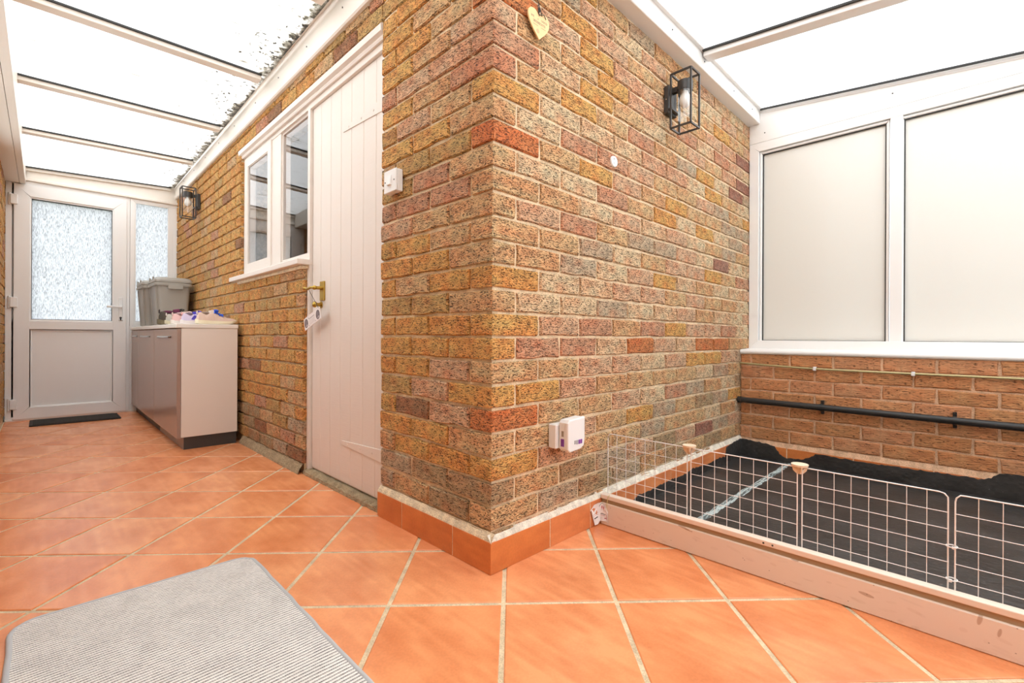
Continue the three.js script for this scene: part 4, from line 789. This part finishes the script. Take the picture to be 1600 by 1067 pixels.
function shoe(label, col, len, z, x, opt = {}) {
  const t = tag(group('shoe'), label, 'shoe', 'shoes on the worktop');
  const hwF = (s) => { const pts = [[0, 0.012], [0.04, 0.026], [0.15, 0.031], [0.4, 0.028], [0.68, 0.038], [0.85, 0.034], [0.95, 0.022], [1, 0.004]]; for (let i = 0; i < pts.length - 1; i++) if (s <= pts[i + 1][0]) { const q = fade((s - pts[i][0]) / (pts[i + 1][0] - pts[i][0])); return pts[i][1] + (pts[i + 1][1] - pts[i][1]) * q; } return 0.004; };
  const topF = (s) => { const pts = [[0, 0.055], [0.03, 0.083], [0.1, 0.088], [0.24, 0.072], [0.36, 0.094], [0.45, 0.09], [0.62, 0.067], [0.8, 0.048], [0.93, 0.040], [1, 0.028]]; for (let i = 0; i < pts.length - 1; i++) if (s <= pts[i + 1][0]) { const q = fade((s - pts[i][0]) / (pts[i + 1][0] - pts[i][0])); return pts[i][1] + (pts[i + 1][1] - pts[i][1]) * q; } return 0.03; };
  const spring = (s) => (s > 0.72 ? 0.020 * Math.pow((s - 0.72) / 0.28, 1.6) : 0) + (s < 0.08 ? 0.008 * (1 - s / 0.08) : 0);
  const k = len / 0.26, N = 26, S = Array.from({ length: N + 1 }, (_, i) => i / N);
  const sole = S.map((s) => { const h = hwF(s) * 1.12 + 0.003, y0 = spring(s), y1 = 0.030 - 0.010 * s + spring(s) * 0.9; return [[-1, y0], [-0.6, y0 - 0.0], [0.6, y0], [1, y0 + 0.002], [1.06, (y0 + y1) / 2], [1, y1], [-1, y1], [-1.06, (y0 + y1) / 2]].map(([a, y]) => V((s - 0.5) * 0.265, y, a * h)); });
  const soleM = mesh('sole', loft(sole), std({ color: col.sole, roughness: 0.7 }), t);
  const upper = S.map((s) => { const h = hwF(s), y0 = 0.024 - 0.008 * s + spring(s) * 0.9, y1 = topF(s) + spring(s) * 0.4, r = []; for (let i = 0; i <= 14; i++) { const a = (Math.PI * i) / 14, c = Math.cos(a), sn = Math.sin(a); r.push(V((s - 0.5) * 0.25, y0 + (y1 - y0) * Math.pow(sn, 0.62), h * Math.sign(c) * Math.pow(Math.abs(c), 0.7) * (1 - 0.25 * sn))); } return r; });
  mesh('upper', loft(upper), std({ color: col.upper, roughness: 0.8, bumpMap: rugBump, bumpScale: 0.0006 }), t);
  mesh('opening', new THREE.SphereGeometry(1, 16, 10).scale(0.034, 0.012, 0.017).translate(-0.075, 0.081, 0), std({ color: col.lining, roughness: 0.95 }), t);
  mesh('tongue', rb(-0.045, -0.012, 0.078, 0.108, -0.017, 0.017, 0.006).rotateZ(0.18).translate(0.012, 0.002, 0), std({ color: col.tongue, roughness: 0.8 }), t);
  const lm = std({ color: col.lace, roughness: 0.75 });
  for (let q = 0; q < 4; q++) { const s = 0.44 + q * 0.065, y = topF(s) + 0.003, w = hwF(s) * 0.72; mesh('lace', tube([V((s - 0.5) * 0.25, y - 0.013, -w), V((s - 0.5) * 0.25, y + 0.001, -w * 0.4), V((s - 0.5) * 0.25, y + 0.002, w * 0.4), V((s - 0.5) * 0.25, y - 0.013, w)], opt.thick ?? 0.0028, 12, 6), lm, t); }
  mesh('lace_bow', merge([tube([V(-0.015, 0.094, 0), V(-0.012, 0.104, 0.018), V(0.004, 0.098, 0.028), V(-0.010, 0.094, 0.004)], opt.thick ?? 0.0028, 14, 6), tube([V(-0.015, 0.094, 0), V(-0.012, 0.104, -0.018), V(0.004, 0.098, -0.028), V(-0.010, 0.094, -0.004)], opt.thick ?? 0.0028, 14, 6)]), lm, t);
  const tab = new THREE.TorusGeometry(0.010, 0.003, 6, 14).rotateY(Math.PI / 2).translate(-0.123, 0.085, 0); mesh('heel_tab', tab, std({ color: col.tab, roughness: 0.8 }), t);
  if (col.stripe) for (const sz of [-1, 1]) mesh('side_stripe', extr([[-0.07, 0.036], [-0.045, 0.036], [-0.025, 0.068], [-0.045, 0.072]], 0.003, 0.001).translate(0.0, 0, sz > 0 ? hwF(0.35) * 0.86 : -hwF(0.35) * 0.86 - 0.003), std({ color: col.stripe, roughness: 0.7 }), t);
  t.scale.setScalar(k); t.rotation.y = Math.PI / 2 + (opt.turn ?? 0); t.position.set(x, 0.7995, z); return t;
}
shoe('beige trainer with blue laces at the near end of the worktop', { sole: rgb(0.84, 0.73, 0.52), upper: rgb(0.74, 0.55, 0.45), lining: rgb(0.30, 0.22, 0.17), tongue: rgb(0.84, 0.72, 0.64), lace: rgb(0.03, 0.11, 0.66), tab: rgb(0.80, 0.70, 0.6) }, 0.235, 0.152, -2.568, { thick: 0.0068 });
shoe('lavender trainer with violet straps between the beige and pink trainers', { sole: rgb(0.80, 0.72, 0.70), upper: rgb(0.66, 0.56, 0.72), lining: rgb(0.2, 0.15, 0.2), tongue: rgb(0.08, 0.06, 0.50), lace: rgb(0.10, 0.07, 0.50), tab: rgb(0.80, 0.40, 0.38), stripe: rgb(0.10, 0.07, 0.50) }, 0.215, 0.226, -2.672, { thick: 0.0075, turn: 0.05 });
shoe('pale pink trainer with hot pink flash in the middle of the shoes', { sole: rgb(0.82, 0.74, 0.66), upper: rgb(0.82, 0.52, 0.49), lining: rgb(0.35, 0.2, 0.2), tongue: rgb(0.80, 0.58, 0.52), lace: rgb(0.82, 0.62, 0.58), tab: rgb(0.82, 0.62, 0.58), stripe: rgb(0.78, 0.02, 0.17) }, 0.215, 0.262, -2.775, { thick: 0.005, turn: 0.08 });
shoe('cream and grey trainer behind the pale pink one', { sole: rgb(0.66, 0.60, 0.42), upper: rgb(0.52, 0.49, 0.42), lining: rgb(0.2, 0.17, 0.14), tongue: rgb(0.80, 0.60, 0.56), lace: rgb(0.84, 0.70, 0.66), tab: rgb(0.82, 0.72, 0.68) }, 0.215, 0.275, -2.90, { thick: 0.005 });
shoe('dark brown patterned shoe at the back of the row, before the tubs', { sole: rgb(0.16, 0.13, 0.07), upper: rgb(0.075, 0.06, 0.042), lining: rgb(0.10, 0.02, 0.05), tongue: rgb(0.16, 0.03, 0.08), lace: rgb(0.03, 0.03, 0.03), tab: rgb(0.05, 0.04, 0.04), stripe: rgb(0.60, 0.22, 0.28) }, 0.30, 0.238, -3.16, { turn: 0.06 });

// ------------------------------------------------------------------ mats
{
  const m = tag(group('door_mat'), 'narrow dark brown ribbed mat at the foot of the end door', 'mat');
  mesh('mat_base', rb(-4.54, -4.21, 0.001, 0.012, 0.492, 1.052, 0.005), M.mat, m);
  for (let k = 0; k < 10; k++) { const x = -4.515 + k * 0.0312; mesh('rib', rb(x, x + 0.02, 0.011, 0.017, 0.515, 1.03, 0.003), M.mat, m); }

  const rug = tag(group('rug'), 'light grey woven rug with bound edge in the foreground', 'rug');
  const x0 = -0.625, x1 = 0.62, z0 = 0.495, z1 = 1.03, r = 0.055;
  const cor = []; [[x1 - r, z1 - r, 0], [x0 + r, z1 - r, 1], [x0 + r, z0 + r, 2], [x1 - r, z0 + r, 3]].forEach(([cx, cz, k]) => { for (let i = 0; i <= 8; i++) { const a = (k + i / 8) * Math.PI / 2; cor.push([cx + r * Math.cos(a), cz + r * Math.sin(a)]); } });
  const g = extr(cor.map(([x, z]) => [x, -z]), 0.007, 0.0008).rotateX(-Math.PI / 2).translate(0, 0.0015, 0);
  mesh('weave', uvBox(g), M.rug, rug);
  const edge = []; for (let k = 0; k < cor.length; k++) { const a = cor[k], b = cor[(k + 1) % cor.length], n = Math.max(1, Math.round(Math.hypot(b[0] - a[0], b[1] - a[1]) / 0.05)); for (let q = 0; q < n; q++) edge.push(V(a[0] + (b[0] - a[0]) * q / n + R(-0.0015, 0.0015), 0.0062, a[1] + (b[1] - a[1]) * q / n + R(-0.0015, 0.0015))); }
  mesh('binding', new THREE.TubeGeometry(new THREE.CatmullRomCurve3(edge, true), 260, 0.0066, 8, true).scale(1, 0.9, 1), M.binding, rug);
}

renderer.render(scene, camera);
